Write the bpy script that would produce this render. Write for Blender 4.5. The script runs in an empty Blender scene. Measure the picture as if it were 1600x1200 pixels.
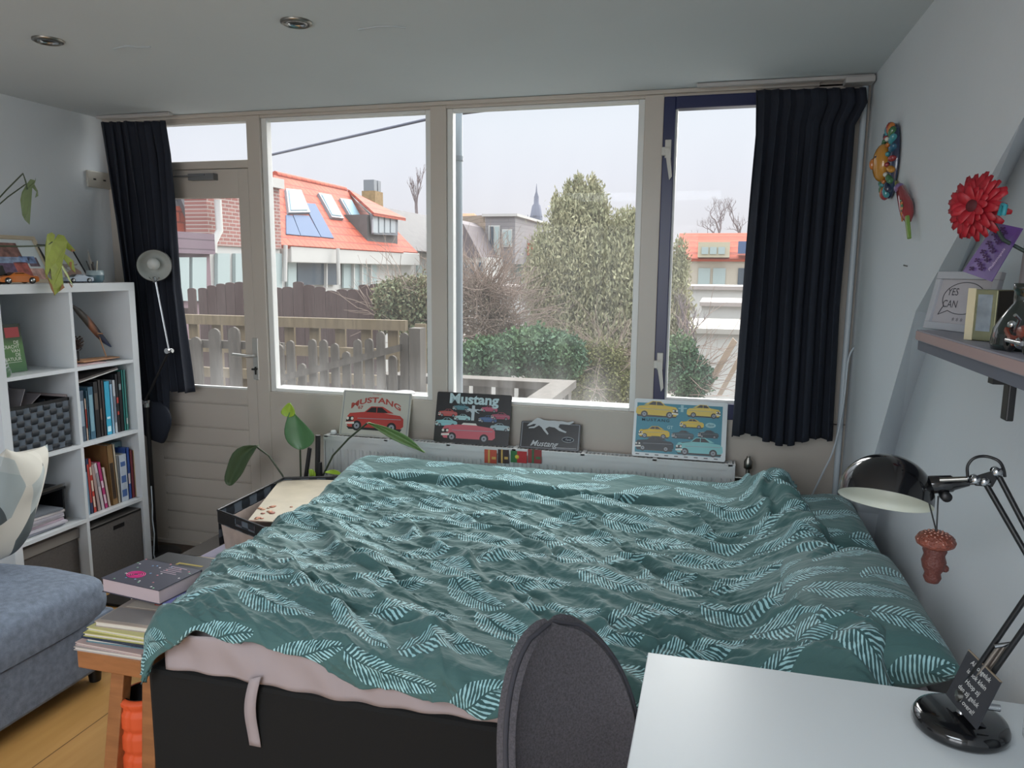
import bpy, math, random
import numpy as np
from mathutils import Vector, Matrix
random.seed(7); RNG = np.random.default_rng(7)
S = bpy.context.scene; COL = S.collection
# ------------------------------------------------ camera
YAW, PITCH, ROLL, F, EYE = 0.26377, 0.15003, 0.00893, 1173.31, 1.5386
_f = Vector((-math.sin(YAW)*math.cos(PITCH), math.cos(YAW)*math.cos(PITCH), -math.sin(PITCH)))
_r0 = Vector((math.cos(YAW), math.sin(YAW), 0)); _u0 = _r0.cross(_f)
_r = _r0*math.cos(ROLL)+_u0*math.sin(ROLL); _u = -_r0*math.sin(ROLL)+_u0*math.cos(ROLL)
CAM = Vector((0, 0, EYE))
cd = bpy.data.cameras.new('camera'); cam = bpy.data.objects.new('camera', cd); COL.objects.link(cam)
cam.matrix_world = Matrix(((_r.x, _u.x, -_f.x, 0), (_r.y, _u.y, -_f.y, 0), (_r.z, _u.z, -_f.z, EYE), (0, 0, 0, 1)))
cd.sensor_width = 36; cd.lens = 36*F/1600; cd.clip_start = .02; cd.clip_end = 2000
S.camera = cam
# measured point of the photograph -> point of the room on a plane of known depth
def ray(px, py): return _f + _r*((px-800)/F) - _u*((py-600)/F)
def PX(px, py, v): d = ray(px, py); return CAM + d*(v/d.x)
def PY(px, py, v): d = ray(px, py); return CAM + d*(v/d.y)
def PZ(px, py, v): d = ray(px, py); return CAM + d*((v-EYE)/d.z)
def PP(px, py, o, n): d = ray(px, py); return CAM + d*((Vector(o)-CAM).dot(Vector(n))/d.dot(Vector(n)))
# ------------------------------------------------ view, sky, daylight
S.view_settings.view_transform = 'Standard'; S.view_settings.look = 'None'
S.view_settings.exposure = 0.0; S.view_settings.gamma = 1.0; S.view_settings.use_curve_mapping = False
W = bpy.data.worlds.new('overcast sky'); S.world = W; W.use_nodes = True
nt = W.node_tree; nt.nodes.clear()
tc = nt.nodes.new('ShaderNodeTexCoord'); sp = nt.nodes.new('ShaderNodeSeparateXYZ'); rp = nt.nodes.new('ShaderNodeValToRGB')
bg = nt.nodes.new('ShaderNodeBackground'); ow = nt.nodes.new('ShaderNodeOutputWorld')
nt.links.new(tc.outputs['Generated'], sp.inputs[0]); nt.links.new(sp.outputs[2], rp.inputs[0])
nt.links.new(rp.outputs[0], bg.inputs[0]); nt.links.new(bg.outputs[0], ow.inputs[0])
e = rp.color_ramp.elements
e[0].position = 0.0; e[0].color = (.190, .184, .190, 1)
e[1].position = 1.0; e[1].color = (.93, .97, 1.0, 1)
for pos, c in ((.02, (.196, .188, .194, 1)), (.12, (.207, .210, .227, 1)), (.24, (.222, .236, .253, 1)), (.4, (.6, .64, .68, 1))):
    k = e.new(pos); k.color = c
bg.inputs[1].default_value = 4.1
def area(name, loc, rot, sx, sy, power, col):
    l = bpy.data.lights.new(name, 'AREA'); l.shape = 'RECTANGLE'; l.size = sx; l.size_y = sy; l.energy = power; l.color = col
    o = bpy.data.objects.new(name, l); COL.objects.link(o); o.location = loc; o.rotation_euler = rot; return o
D = 3.3905; XL = -3.141; XR = .552; HC = 2.302; YB = -2.6; XN = XR+.09
area('rear_fill_light', (-1.35, YB-.02, 1.35), (math.radians(90), 0, 0), 2.2, 1.5, 46, (.90, .95, 1.0))  # added fill light behind the camera, set in an invented window
area('overhead_fill_light', (-.75, -.95, HC-.012), (0, 0, 0), 1.48, 1.08, 64, (.82, .91, 1.0))  # added fill light below the ceiling, posing as a skylight
sun = bpy.data.lights.new('veiled_sun', 'SUN'); sun.energy = 7.0; sun.angle = math.radians(70); sun.color = (1, .96, .9)
so = bpy.data.objects.new('veiled_sun', sun); COL.objects.link(so); so.rotation_euler = (math.radians(-48), math.radians(14), 0)
# ------------------------------------------------ materials
ALB = 1.0                                    # outdoor colours are scaled darker to offset the strong sun
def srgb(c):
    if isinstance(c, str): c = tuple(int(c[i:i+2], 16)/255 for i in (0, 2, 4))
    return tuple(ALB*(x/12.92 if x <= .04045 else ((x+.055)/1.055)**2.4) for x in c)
MATS = {}
def mat(name, col, rough=.6, metal=0, noise=0, nscale=8, bump=0, bscale=60, spec=.5, stretch=(1, 1, 1), coat=0, trans=0, emit=0):
    if name in MATS: return MATS[name]
    m = bpy.data.materials.new(name); m.use_nodes = True; n = m.node_tree; b = n.nodes['Principled BSDF']
    c = srgb(col); b.inputs['Base Color'].default_value = (*c, 1); b.inputs['Roughness'].default_value = rough
    b.inputs['Metallic'].default_value = metal; b.inputs['Specular IOR Level'].default_value = spec
    if coat: b.inputs['Coat Weight'].default_value = coat
    if trans: b.inputs['Transmission Weight'].default_value = trans
    if emit: b.inputs['Emission Color'].default_value = (*c, 1); b.inputs['Emission Strength'].default_value = emit
    if noise or bump:
        t = n.nodes.new('ShaderNodeTexCoord'); mp = n.nodes.new('ShaderNodeMapping'); mp.inputs['Scale'].default_value = stretch
        n.links.new(t.outputs['Object'], mp.inputs[0])
    if noise:
        x = n.nodes.new('ShaderNodeTexNoise'); x.inputs['Scale'].default_value = nscale; x.inputs['Detail'].default_value = 6
        n.links.new(mp.outputs[0], x.inputs['Vector'])
        r = n.nodes.new('ShaderNodeValToRGB'); n.links.new(x.outputs[0], r.inputs[0])
        r.color_ramp.elements[0].position = .3; r.color_ramp.elements[1].position = .7
        r.color_ramp.elements[0].color = (*[v*(1-noise) for v in c], 1); r.color_ramp.elements[1].color = (*[min(1, v*(1+noise)) for v in c], 1)
        n.links.new(r.outputs[0], b.inputs['Base Color'])
    if bump:
        x = n.nodes.new('ShaderNodeTexNoise'); x.inputs['Scale'].default_value = bscale; x.inputs['Detail'].default_value = 3
        n.links.new(mp.outputs[0], x.inputs['Vector']); bp = n.nodes.new('ShaderNodeBump'); bp.inputs['Strength'].default_value = bump
        bp.inputs['Distance'].default_value = .01; n.links.new(x.outputs[0], bp.inputs['Height']); n.links.new(bp.outputs[0], b.inputs['Normal'])
    MATS[name] = m; return m
def flat(hexc, rough=.6): return mat('paint '+hexc+str(rough), hexc, rough)
class Nd:                                   # node arithmetic
    def __init__(s, n, o): s.n, s.o = n, o
    def _m(s, op, *a):
        x = s.n.nodes.new('ShaderNodeMath'); x.operation = op
        for i, v in enumerate((s,)+a):
            if isinstance(v, Nd): s.n.links.new(v.o, x.inputs[i])
            else: x.inputs[i].default_value = v
        return Nd(s.n, x.outputs[0])
    def __add__(s, b): return s._m('ADD', b)
    def __sub__(s, b): return s._m('SUBTRACT', b)
    def __mul__(s, b): return s._m('MULTIPLY', b)
    def __truediv__(s, b): return s._m('DIVIDE', b)
    def f(s, op, *a): return s._m(op, *a)
def sockets(n, o):
    x = n.nodes.new('ShaderNodeSeparateXYZ'); n.links.new(o, x.inputs[0]); return [Nd(n, q) for q in x.outputs]
def noise_n(n, vec, scale, detail=3):
    x = n.nodes.new('ShaderNodeTexNoise'); x.inputs['Scale'].default_value = scale; x.inputs['Detail'].default_value = detail
    if vec is not None: n.links.new(vec, x.inputs['Vector'])
    return Nd(n, x.outputs[0])
def mixrgb(n, fac, a, b):
    x = n.nodes.new('ShaderNodeMix'); x.data_type = 'RGBA'
    for i, v in ((0, fac), (6, a), (7, b)):
        if isinstance(v, Nd): n.links.new(v.o, x.inputs[i])
        elif hasattr(v, 'node'): n.links.new(v, x.inputs[i])
        else: x.inputs[i].default_value = v if i == 0 else (*v, 1)
    return x.outputs[2]
def fabric_leaf():
    m = bpy.data.materials.new('feather print cotton'); m.use_nodes = True; n = m.node_tree; b = n.nodes['Principled BSDF']
    uv = n.nodes.new('ShaderNodeUVMap'); U, V, _ = sockets(n, uv.outputs[0])
    wob = noise_n(n, uv.outputs[0], 9, 2)-.5
    CW, CH = .25, .145
    v0 = V/CH; row = v0.f('FLOOR'); u0 = U/CW + row*.5 + row.f('MULTIPLY', 7.31).f('SINE')*.08; colm = u0.f('FLOOR')
    fu = (u0-colm-.5)*CW; fv = (v0-row-.5)*CH
    wn = n.nodes.new('ShaderNodeTexWhiteNoise'); wn.noise_dimensions = '2D'; cx = n.nodes.new('ShaderNodeCombineXYZ')
    n.links.new(colm.o, cx.inputs[0]); n.links.new(row.o, cx.inputs[1]); n.links.new(cx.outputs[0], wn.inputs['Vector'])
    rnd = Nd(n, wn.outputs['Value'])
    par = (colm+row*.37).f('MULTIPLY', 2.1).f('SINE').f('SIGN')          # alternating tilt
    ang = par*.38 + (rnd-.5)*.5
    ca, sa = ang.f('COSINE'), ang.f('SINE')
    lu = fu*ca + fv*sa; lv = fv*ca - fu*sa
    lv = lv + lu*lu*par*1.1
    L, Wd = .128, .050
    q = lu/L; q2 = q*q
    wdt = ((q2*-1+1).f('MAXIMUM', 0).f('POWER', .55))*(q*-.28+.8)*Wd
    av = lv.f('ABSOLUTE')
    edge = wdt - av + wob*.018
    inside = edge.f('GREATER_THAN', 0)
    side = lv.f('SIGN')
    ph = (lu*-1 + av*.8 + lu*av*3)*610 + side*1.1 + wob*14
    gapn = noise_n(n, uv.outputs[0], 60, 2)
    stripe = (ph.f('SINE') + (gapn-.5)*3.4 - .05)*2.6
    stripe = stripe.f('MINIMUM', 1).f('MAXIMUM', 0)
    rib = av.f('GREATER_THAN', .0022)
    msk = inside*stripe*rib*(gapn*.5+.62)
    msk = msk.f('MINIMUM', 1)
    base = mixrgb(n, noise_n(n, uv.outputs[0], 5), srgb('40605f'), srgb('4a6d6c')); base = mixrgb(n, inside*.55, base, srgb('25464a'))
    leafc = mixrgb(n, noise_n(n, uv.outputs[0], 14), srgb('86bcc2'), srgb('bfe4e8'))
    n.links.new(mixrgb(n, msk, base, leafc), b.inputs['Base Color'])
    b.inputs['Roughness'].default_value = .75; b.inputs['Specular IOR Level'].default_value = .35
    b.inputs['Sheen Weight'].default_value = .15
    bp = n.nodes.new('ShaderNodeBump'); bp.inputs['Strength'].default_value = .8; bp.inputs['Distance'].default_value = .008
    mp = n.nodes.new('ShaderNodeMapping'); mp.inputs['Rotation'].default_value = (0, 0, .5); mp.inputs['Scale'].default_value = (12, 40, 1)
    n.links.new(uv.outputs[0], mp.inputs[0])
    hh = noise_n(n, mp.outputs[0], 1.0, 4); n.links.new(hh.o, bp.inputs['Height']); n.links.new(bp.outputs[0], b.inputs['Normal'])
    return m
def tile_mat(name, c1, c2, mortar, axis, bw, bh, ms=.01, offs=.5, bump=.4):
    """brick / roof tile / plank pattern laid over two object axes"""
    m = bpy.data.materials.new(name); m.use_nodes = True; n = m.node_tree; b = n.nodes['Principled BSDF']
    t = n.nodes.new('ShaderNodeTexCoord'); x = sockets(n, t.outputs['Object']); cb = n.nodes.new('ShaderNodeCombineXYZ')
    n.links.new(x[axis[0]].o, cb.inputs[0]); n.links.new(x[axis[1]].o, cb.inputs[1])
    br = n.nodes.new('ShaderNodeTexBrick'); n.links.new(cb.outputs[0], br.inputs[0]); br.offset = offs
    br.inputs['Color1'].default_value = (*srgb(c1), 1); br.inputs['Color2'].default_value = (*srgb(c2), 1); br.inputs['Mortar'].default_value = (*srgb(mortar), 1)
    br.inputs['Scale'].default_value = 1; br.inputs['Brick Width'].default_value = bw; br.inputs['Row Height'].default_value = bh; br.inputs['Mortar Size'].default_value = ms
    br.inputs['Mortar Smooth'].default_value = .2
    n.links.new(br.outputs[0], b.inputs['Base Color']); b.inputs['Roughness'].default_value = .8
    bp = n.nodes.new('ShaderNodeBump'); bp.inputs['Strength'].default_value = bump; bp.inputs['Distance'].default_value = .01; bp.invert = True
    n.links.new(br.outputs['Fac'], bp.inputs['Height']); n.links.new(bp.outputs[0], b.inputs['Normal'])
    return m
def wood_floor():
    m = bpy.data.materials.new('pine floorboards'); m.use_nodes = True; n = m.node_tree; b = n.nodes['Principled BSDF']
    t = n.nodes.new('ShaderNodeTexCoord'); x, y, z = sockets(n, t.outputs['Object'])
    px = (x+1.98)/.27; pid = px.f('FLOOR'); fr = px-pid
    seam = ((fr-.5).f('ABSOLUTE')).f('GREATER_THAN', .492)
    cb = n.nodes.new('ShaderNodeCombineXYZ'); n.links.new((x*9+pid*3.7).o, cb.inputs[0]); n.links.new((y*.9).o, cb.inputs[1]); n.links.new((pid*1.3).o, cb.inputs[2])
    g = noise_n(n, cb.outputs[0], 3.0, 6); k = noise_n(n, cb.outputs[0], .9, 2)
    c = mixrgb(n, g, srgb('a9783f'), srgb('d3a566')); c = mixrgb(n, k*.6, c, srgb('b98c4c')); c = mixrgb(n, seam*.8, c, srgb('4a3018'))
    n.links.new(c, b.inputs['Base Color']); b.inputs['Roughness'].default_value = .38
    return m
def foliage(name, c1, c2, c3, rough=.75, scale=2.2):
    m = bpy.data.materials.new(name); m.use_nodes = True; n = m.node_tree; b = n.nodes['Principled BSDF']
    t = n.nodes.new('ShaderNodeTexCoord'); a = noise_n(n, t.outputs['Object'], scale, 3); g = noise_n(n, t.outputs['Object'], 31, 2)
    c = mixrgb(n, (a-.35)*3.0, srgb(c1), srgb(c2)); c = mixrgb(n, (g-.45)*3.2, c, srgb(c3))
    n.links.new(c, b.inputs['Base Color']); b.inputs['Roughness'].default_value = rough; b.inputs['Specular IOR Level'].default_value = .25
    return m
def glass_pane():
    m = bpy.data.materials.new('window glass'); m.use_nodes = True; n = m.node_tree; n.nodes.clear()
    o = n.nodes.new('ShaderNodeOutputMaterial'); tr = n.nodes.new('ShaderNodeBsdfTransparent'); tr.inputs[0].default_value = (.97, .98, .985, 1)
    gl = n.nodes.new('ShaderNodeBsdfGlossy'); gl.inputs['Roughness'].default_value = .02
    df = n.nodes.new('ShaderNodeBsdfTranslucent'); df.inputs[0].default_value = (.9, .9, .9, 1)      # grime on the outside of the pane, plus an even veil imitating haze
    t = n.nodes.new('ShaderNodeTexCoord'); mp = n.nodes.new('ShaderNodeMapping'); mp.inputs['Scale'].default_value = (9, 9, 1.6)
    n.links.new(t.outputs['Object'], mp.inputs[0]); g = noise_n(n, mp.outputs[0], 1, 4)
    x, y, z = sockets(n, t.outputs['Object'])
    low = ((z*-1+1.12)*3.2).f('MAXIMUM', 0).f('MINIMUM', .55)
    m1 = n.nodes.new('ShaderNodeMixShader'); m2 = n.nodes.new('ShaderNodeMixShader'); m1.inputs[0].default_value = .004
    n.links.new(tr.outputs[0], m1.inputs[1]); n.links.new(gl.outputs[0], m1.inputs[2])
    n.links.new(((g-.36).f('MAXIMUM', 0)*(low+.08)*.26+.010).o, m2.inputs[0]); n.links.new(m1.outputs[0], m2.inputs[1]); n.links.new(df.outputs[0], m2.inputs[2])
    n.links.new(m2.outputs[0], o.inputs[0]); return m
# ------------------------------------------------ geometry
WL = {}
def curve(pts, k=5):                            # smooth path through the points
    p = [pts[0]]+list(pts)+[pts[-1]]; out = []
    for i in range(1, len(p)-2):
        for j in range(k):
            t = j/k; a, b, c, d = p[i-1], p[i], p[i+1], p[i+2]
            out.append(.5*((2*b)+(c-a)*t+(2*a-5*b+4*c-d)*t*t+(3*b-a-3*c+d)*t*t*t))
    return out+[p[-2]]
def put(o, parent=None, loc=(0, 0, 0)):
    COL.objects.link(o)
    loc = Vector(loc)
    if parent is not None:
        o.parent = parent; o.location = (0, 0, 0); WL[o.name] = WL[parent.name]
    else: o.location = loc; WL[o.name] = loc.copy()
    return o
def tag(o, label=None, cat=None, group=None, kind=None):
    for k, v in (('label', label), ('category', cat), ('group', group), ('kind', kind)):
        if v: o[k] = v
    return o
def thing(name, label, cat, loc=(0, 0, 0), group=None):
    return tag(put(bpy.data.objects.new(name, None), None, loc), label, cat, group)
class MB:
    def __init__(s, M=None): s.v = []; s.f = []; s.m = []; s.k = 0; s.M = M or Matrix(); s.sm = []
    def add(s, vs, fs, smooth=False):
        o = len(s.v); s.v += [s.M @ Vector(v) for v in vs]
        for f in fs: s.f.append([i+o for i in f]); s.m.append(s.k); s.sm.append(smooth)
        return s
    def mi(s, k): s.k = k; return s
    def box(s, x0, x1, y0, y1, z0, z1):
        x0, x1 = sorted((x0, x1)); y0, y1 = sorted((y0, y1)); z0, z1 = sorted((z0, z1))
        return s.add([(x, y, z) for z in (z0, z1) for y in (y0, y1) for x in (x0, x1)],
                     [(0, 2, 3, 1), (4, 5, 7, 6), (0, 1, 5, 4), (2, 6, 7, 3), (0, 4, 6, 2), (1, 3, 7, 5)])
    def prism(s, a, off):                      # polygon a extruded by vector off
        n = len(a); off = Vector(off); b = [Vector(p)+off for p in a]
        return s.add([Vector(p) for p in a]+b, [list(range(n))[::-1], list(range(n, 2*n))]+[(i, (i+1) % n, n+(i+1) % n, n+i) for i in range(n)])
    def poly(s, a): return s.add(a, [list(range(len(a)))])
    def tube(s, pts, r, n=10, cap=True):
        pts = [Vector(p) for p in pts]; rr = r if isinstance(r, (list, tuple)) else [r]*len(pts); vs = []; fs = []
        up = None
        for i, p in enumerate(pts):
            t = (pts[min(i+1, len(pts)-1)]-pts[max(i-1, 0)]).normalized()
            if up is None: up = Vector((0, 0, 1)) if abs(t.z) < .9 else Vector((1, 0, 0))
            a = (up - t*up.dot(t)).normalized(); b = t.cross(a); up = a
            for k in range(n): vs.append(p+(a*math.cos(2*math.pi*k/n)+b*math.sin(2*math.pi*k/n))*rr[i])
        for i in range(len(pts)-1):
            for k in range(n): fs.append((i*n+k, i*n+(k+1) % n, (i+1)*n+(k+1) % n, (i+1)*n+k))
        s.add(vs, fs, n > 4)
        if cap: s.add(vs[:n], [list(range(n))[::-1]]); s.add(vs[-n:], [list(range(n))])
        return s
    def lathe(s, prof, n=32, o=(0, 0, 0), ax=(0, 0, 1), sx=1, sy=1):   # prof: (radius, height)
        az = Vector(ax).normalized(); q = az.to_track_quat('Z', 'Y').to_matrix(); o = Vector(o); vs = []; fs = []
        for r, h in prof:
            for k in range(n): vs.append(o+q @ Vector((r*sx*math.cos(2*math.pi*k/n), r*sy*math.sin(2*math.pi*k/n), h)))
        for i in range(len(prof)-1):
            for k in range(n): fs.append((i*n+k, i*n+(k+1) % n, (i+1)*n+(k+1) % n, (i+1)*n+k))
        return s.add(vs, fs, True)
    def ball(s, c, r, n=12, sc=(1, 1, 1)):
        c = Vector(c); vs = []; fs = []; m = max(5, n//2)
        for i in range(m+1):
            th = math.pi*i/m
            for k in range(n): vs.append(c+Vector((r*sc[0]*math.sin(th)*math.cos(2*math.pi*k/n), r*sc[1]*math.sin(th)*math.sin(2*math.pi*k/n), r*sc[2]*math.cos(th))))
        for i in range(m):
            for k in range(n): fs.append((i*n+k, (i+1)*n+k, (i+1)*n+(k+1) % n, i*n+(k+1) % n))
        return s.add(vs, fs, True)
    def grid(s, fn, nu, nv, smooth=True):
        vs = [fn(i/nu, j/nv) for j in range(nv+1) for i in range(nu+1)]
        return s.add(vs, [(j*(nu+1)+i, j*(nu+1)+i+1, (j+1)*(nu+1)+i+1, (j+1)*(nu+1)+i) for j in range(nv) for i in range(nu)], smooth)
    def build(s, name, mats, parent=None, loc=None, bevel=0, label=None, solid=0, sub=0, kind=None):
        base = WL[parent.name] if parent is not None else Vector(loc) if loc is not None else Vector((0, 0, 0))
        me = bpy.data.meshes.new(name); me.from_pydata([tuple(v-base) for v in s.v], [], s.f)
        for m in (mats if isinstance(mats, (list, tuple)) else [mats]): me.materials.append(m)
        me.polygons.foreach_set('material_index', s.m); me.polygons.foreach_set('use_smooth', s.sm); me.update()
        o = put(bpy.data.objects.new(name, me), parent, base)
        if solid: md = o.modifiers.new('s', 'SOLIDIFY'); md.thickness = solid; md.offset = 0
        if bevel: md = o.modifiers.new('b', 'BEVEL'); md.width = bevel; md.segments = 2; md.limit_method = 'ANGLE'
        if sub: md = o.modifiers.new('u', 'SUBSURF'); md.levels = sub; md.render_levels = sub
        if label: o['label'] = label
        if kind: o['kind'] = kind
        return o
def struct(name, mb, mats, bevel=0, parent=None):
    o = mb.build(name, mats, parent, bevel=bevel)
    if parent is None: o['kind'] = 'structure'
    return o
def frame_from(o, xd, yd):                     # plane frame: u along xd, v along yd, w out
    x = Vector(xd).normalized(); y = Vector(yd); y = (y-x*y.dot(x)).normalized(); z = x.cross(y)
    o = Vector(o); return Matrix(((x.x, y.x, z.x, o.x), (x.y, y.y, z.y, o.y), (x.z, y.z, z.z, o.z), (0, 0, 0, 1)))
def text(mb, body, u, v, size, M, w=.0006, bold=0, shear=0, align='CENTER', sx=1, warp=None, space=1.0):
    c = bpy.data.curves.new('t', 'FONT'); c.body = body; c.size = size; c.offset = bold*size; c.shear = shear; c.align_x = align
    c.space_character = space; c.resolution_u = 3
    o = bpy.data.objects.new('t', c); me = bpy.data.meshes.new_from_object(o)
    vs = []
    for p in me.vertices:
        a, b = p.co.x*sx, p.co.y
        if warp: a, b = warp(a, b)
        vs.append(M @ Vector((u+a, v+b, w)))
    mb.add(vs, [list(f.vertices) for f in me.polygons])
    bpy.data.objects.remove(o); bpy.data.curves.remove(c); bpy.data.meshes.remove(me); return mb
def pl(mb, M, pts, w=.0005): return mb.add([M @ Vector((a, b, w)) for a, b in pts], [list(range(len(pts)))])
def disc(mb, M, u, v, r, w=.0005, n=20, ry=None): return pl(mb, M, [(u+r*math.cos(2*math.pi*k/n), v+(ry or r)*math.sin(2*math.pi*k/n)) for k in range(n)], w)
# smooth lattice noise
class Noise:
    def __init__(s, seed): s.g = np.random.default_rng(seed).random((256, 256))
    def __call__(s, x, y):
        xi = np.floor(x).astype(int); yi = np.floor(y).astype(int); fx = x-xi; fy = y-yi
        fx = fx*fx*fx*(fx*(fx*6-15)+10); fy = fy*fy*fy*(fy*(fy*6-15)+10); g = s.g
        a = g[xi % 256, yi % 256]; b = g[(xi+1) % 256, yi % 256]; c = g[xi % 256, (yi+1) % 256]; d = g[(xi+1) % 256, (yi+1) % 256]
        return (a*(1-fx)+b*fx)*(1-fy)+(c*(1-fx)+d*fx)*fy
N1, N2, N3 = Noise(1), Noise(2), Noise(3)
# shared materials
M_white = mat('white lacquer', 'd6dadb', .4)
M_kallax = mat('white foil', 'd5d9dc', .35)
M_frame = mat('old cream gloss paint', 'b9b0a6', .35, noise=.03, nscale=3)
M_wall = mat('white plaster', 'cdd2d6', .85, noise=.02, nscale=2, bump=.08, bscale=40)
M_ceil = mat('matt ceiling paint', 'c3c9cc', .9, noise=.02, nscale=1.5, bump=.05, bscale=20)
M_navy = mat('navy curtain cloth', '1a1f2b', .9, noise=.15, nscale=30, stretch=(6, 6, .4))
M_blue = mat('dark blue gloss paint', '141b48', .3)
M_black = mat('black plastic', '141416', .4)
M_blackgloss = mat('black gloss enamel', '121214', .12, coat=.5)
M_chrome = mat('chrome', 'b9bcbf', .18, metal=1)
M_brass = mat('aged nickel', '8d8a84', .3, metal=1)
M_paper = mat('paper edge', 'd9d3c6', .9)
M_glass = glass_pane()
M_leaf = fabric_leaf()
M_dark = mat('black bed cloth', '0a0b0c', .9, noise=.2, nscale=200)
M_sheet = mat('pale pink sheet', 'a5999b', .85, noise=.03, nscale=5)
M_fen = mat('weathered grey timber', '544e48', .85, noise=.22, nscale=5, stretch=(6, 6, .8))
M_fenl = mat('pale yellowed timber', '6c5e49', .85, noise=.2, nscale=5, stretch=(6, 6, .8))
M_fenb = mat('brown stained timber', '4a3a38', .85, noise=.18, nscale=4, stretch=(6, 6, .8))
M_clear = mat('clear glass', 'f2f6f6', .03, trans=1)
#BODY
# ================================================= ROOM SHELL
struct('floor', MB().box(XL-.1, XN+.1, YB-.1, D+.1, -.06, 0), wood_floor())
struct('ceiling', MB().box(XL-.1, XN+.15, YB-.1, D+.12, HC, HC+.08), M_ceil)
struct('wall_left', MB().box(XL-.1, XL, YB, D+.1, 0, HC), M_wall)
b = MB()                                                     # rear wall, with a window opening added for the fill light
b.box(XL-.1, -2.5, YB-.1, YB, 0, HC).box(-.2, XN+.1, YB-.1, YB, 0, HC).box(-2.5, -.2, YB-.1, YB, 0, .55).box(-2.5, -.2, YB-.1, YB, 2.15, HC)
struct('wall_rear', b, M_wall)
b = MB()
for x in (-2.5, -1.4, -.25): b.box(x, x+.05, YB-.06, YB-.02, .55, 2.15)
b.box(-2.5, -.2, YB-.06, YB-.02, .55, .6).box(-2.5, -.2, YB-.06, YB-.02, 2.1, 2.15)
struct('added_rear_window', b, M_frame)  # unseen frame, added to go with the rear fill light
b = MB().box(-1.55, .05, -1.55, -1.50, HC-.03, HC).box(-1.55, .05, -.40, -.35, HC-.03, HC).box(-1.55, -1.50, -1.50, -.40, HC-.03, HC).box(0, .05, -1.50, -.40, HC-.03, HC)
struct('added_skylight', b, M_frame)  # unseen skylight frame, added around the overhead fill light
# right wall: proud part towards the window, recessed part around the desk, slanting reveal between them
fr = [(1.10, HC), (1.706, 1.839), (2.386, 1.434), (2.713, 1.001), (2.983, .648), (3.20, 0)]
bk = [(1.32, HC), (1.90, 1.86), (2.50, 1.42), (2.84, 1.0), (3.07, .62), (3.28, 0)]
b = MB()
for (p, q, p2, q2) in [(fr[i], fr[i+1], bk[i], bk[i+1]) for i in range(5)]:
    b.add([(XR, *p), (XR, *q), (XR, D+.1, q[1]), (XR, D+.1, p[1])], [(0, 1, 2, 3)])
    b.add([(XR, *p), (XR, *q), (XN, *q2), (XN, *p2)], [(0, 3, 2, 1)])
    b.add([(XN, YB, p2[1]), (XN, YB, q2[1]), (XN, *q2), (XN, *p2)], [(0, 1, 2, 3)])
b.add([(XN+.1, YB, 0), (XN+.1, D+.1, 0), (XN+.1, D+.1, HC), (XN+.1, YB, HC)], [(0, 1, 2, 3)])
struct('wall_right', b, M_wall)
# window wall
b = MB(); yi, yo = D, D+.07
b.box(-2.218, XR+.1, yi, yo, 0, .905)                        # under the windows
b.box(XL, XR+.1, yi+.0, yo+.05, 2.283, HC)                   # header
b.box(.34, XR+.1, yi, yo, .9, 2.29)
b.box(XL, -3.08, yi, yo, 0, 2.29)
struct('wall_window', b, M_frame)
b = MB().box(-2.292, -2.218, yi-.004, yo, 0, 2.284).box(-1.318, -1.241, yi-.004, yo, .90, 2.284).box(-.336, -.255, yi-.004, yo, .90, 2.284)
b.box(-3.08, -2.292, yi, yo, 2.035, 2.073).box(-3.08, -2.292, yi, yo, 2.262, 2.284).box(-2.218, .36, yi, yo, 2.272, 2.284)
struct('trim_1', b, M_frame, bevel=.003)
def bead(b, x0, x1, z0, z1, t=.03, y0=D+.012, y1=D+.055):
    b.box(x0, x0+t, y0, y1, z0, z1).box(x1-t, x1, y0, y1, z0, z1).box(x0+t, x1-t, y0, y1, z0, z0+t*.6).box(x0+t, x1-t, y0, y1, z1-t*.5, z1)
def pane(x0, x1, z0, z1, par): MB().box(x0, x1, D+.030, D+.034, z0, z1).build('pane', M_glass, par)
M_bead = mat('white glazing bead', 'd5d5d2', .3)
for nme, x0, x1, z0, z1, t in (('window_1', -2.218, -1.318, .905, 2.272, .03), ('window_2', -1.241, -.336, .905, 2.272, .028), ('window_5', -3.08, -2.292, 2.073, 2.262, .006)):
    b = MB(); bead(b, x0, x1, z0, z1, t); w = struct(nme, b, M_bead, bevel=.003); pane(x0+t*.5, x1-t*.5, z0+.008, z1-.008, w)
b = MB().box(-.255, -.206, D-.012, D+.05, .898, 2.272).box(.30, .345, D-.012, D+.05, .898, 2.272).box(-.206, .30, D-.012, D+.05, .898, .968).box(-.206, .30, D-.012, D+.05, 2.222, 2.272)
w3 = struct('window_3', b, M_blue, bevel=.003); pane(-.21, .305, .965, 2.225, w3)
MB().box(-.206, -.196, D+.005, D+.03, .968, 2.222).box(-.196, .30, D+.005, D+.03, .968, .982).build('glazing_bead', M_bead, w3)
for hz in (2.04, 1.128):                                     # two casement levers on the blue sash
    b = MB(); x = -.232
    b.box(x-.012, x+.014, D-.02, D-.012, hz-.02, hz+.055).box(x-.024, x+.012, D-.042, D-.02, hz-.012, hz+.022)
    b.prism([(x-.012, D-.045, hz+.018), (x+.010, D-.045, hz+.018), (x+.022, D-.045, hz-.10), (x+.012, D-.045, hz-.115)], (0, .012, 0))
    b.build('casement_lever', mat('cream lever enamel', 'c2beb6', .3), w3, bevel=.002)
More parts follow.
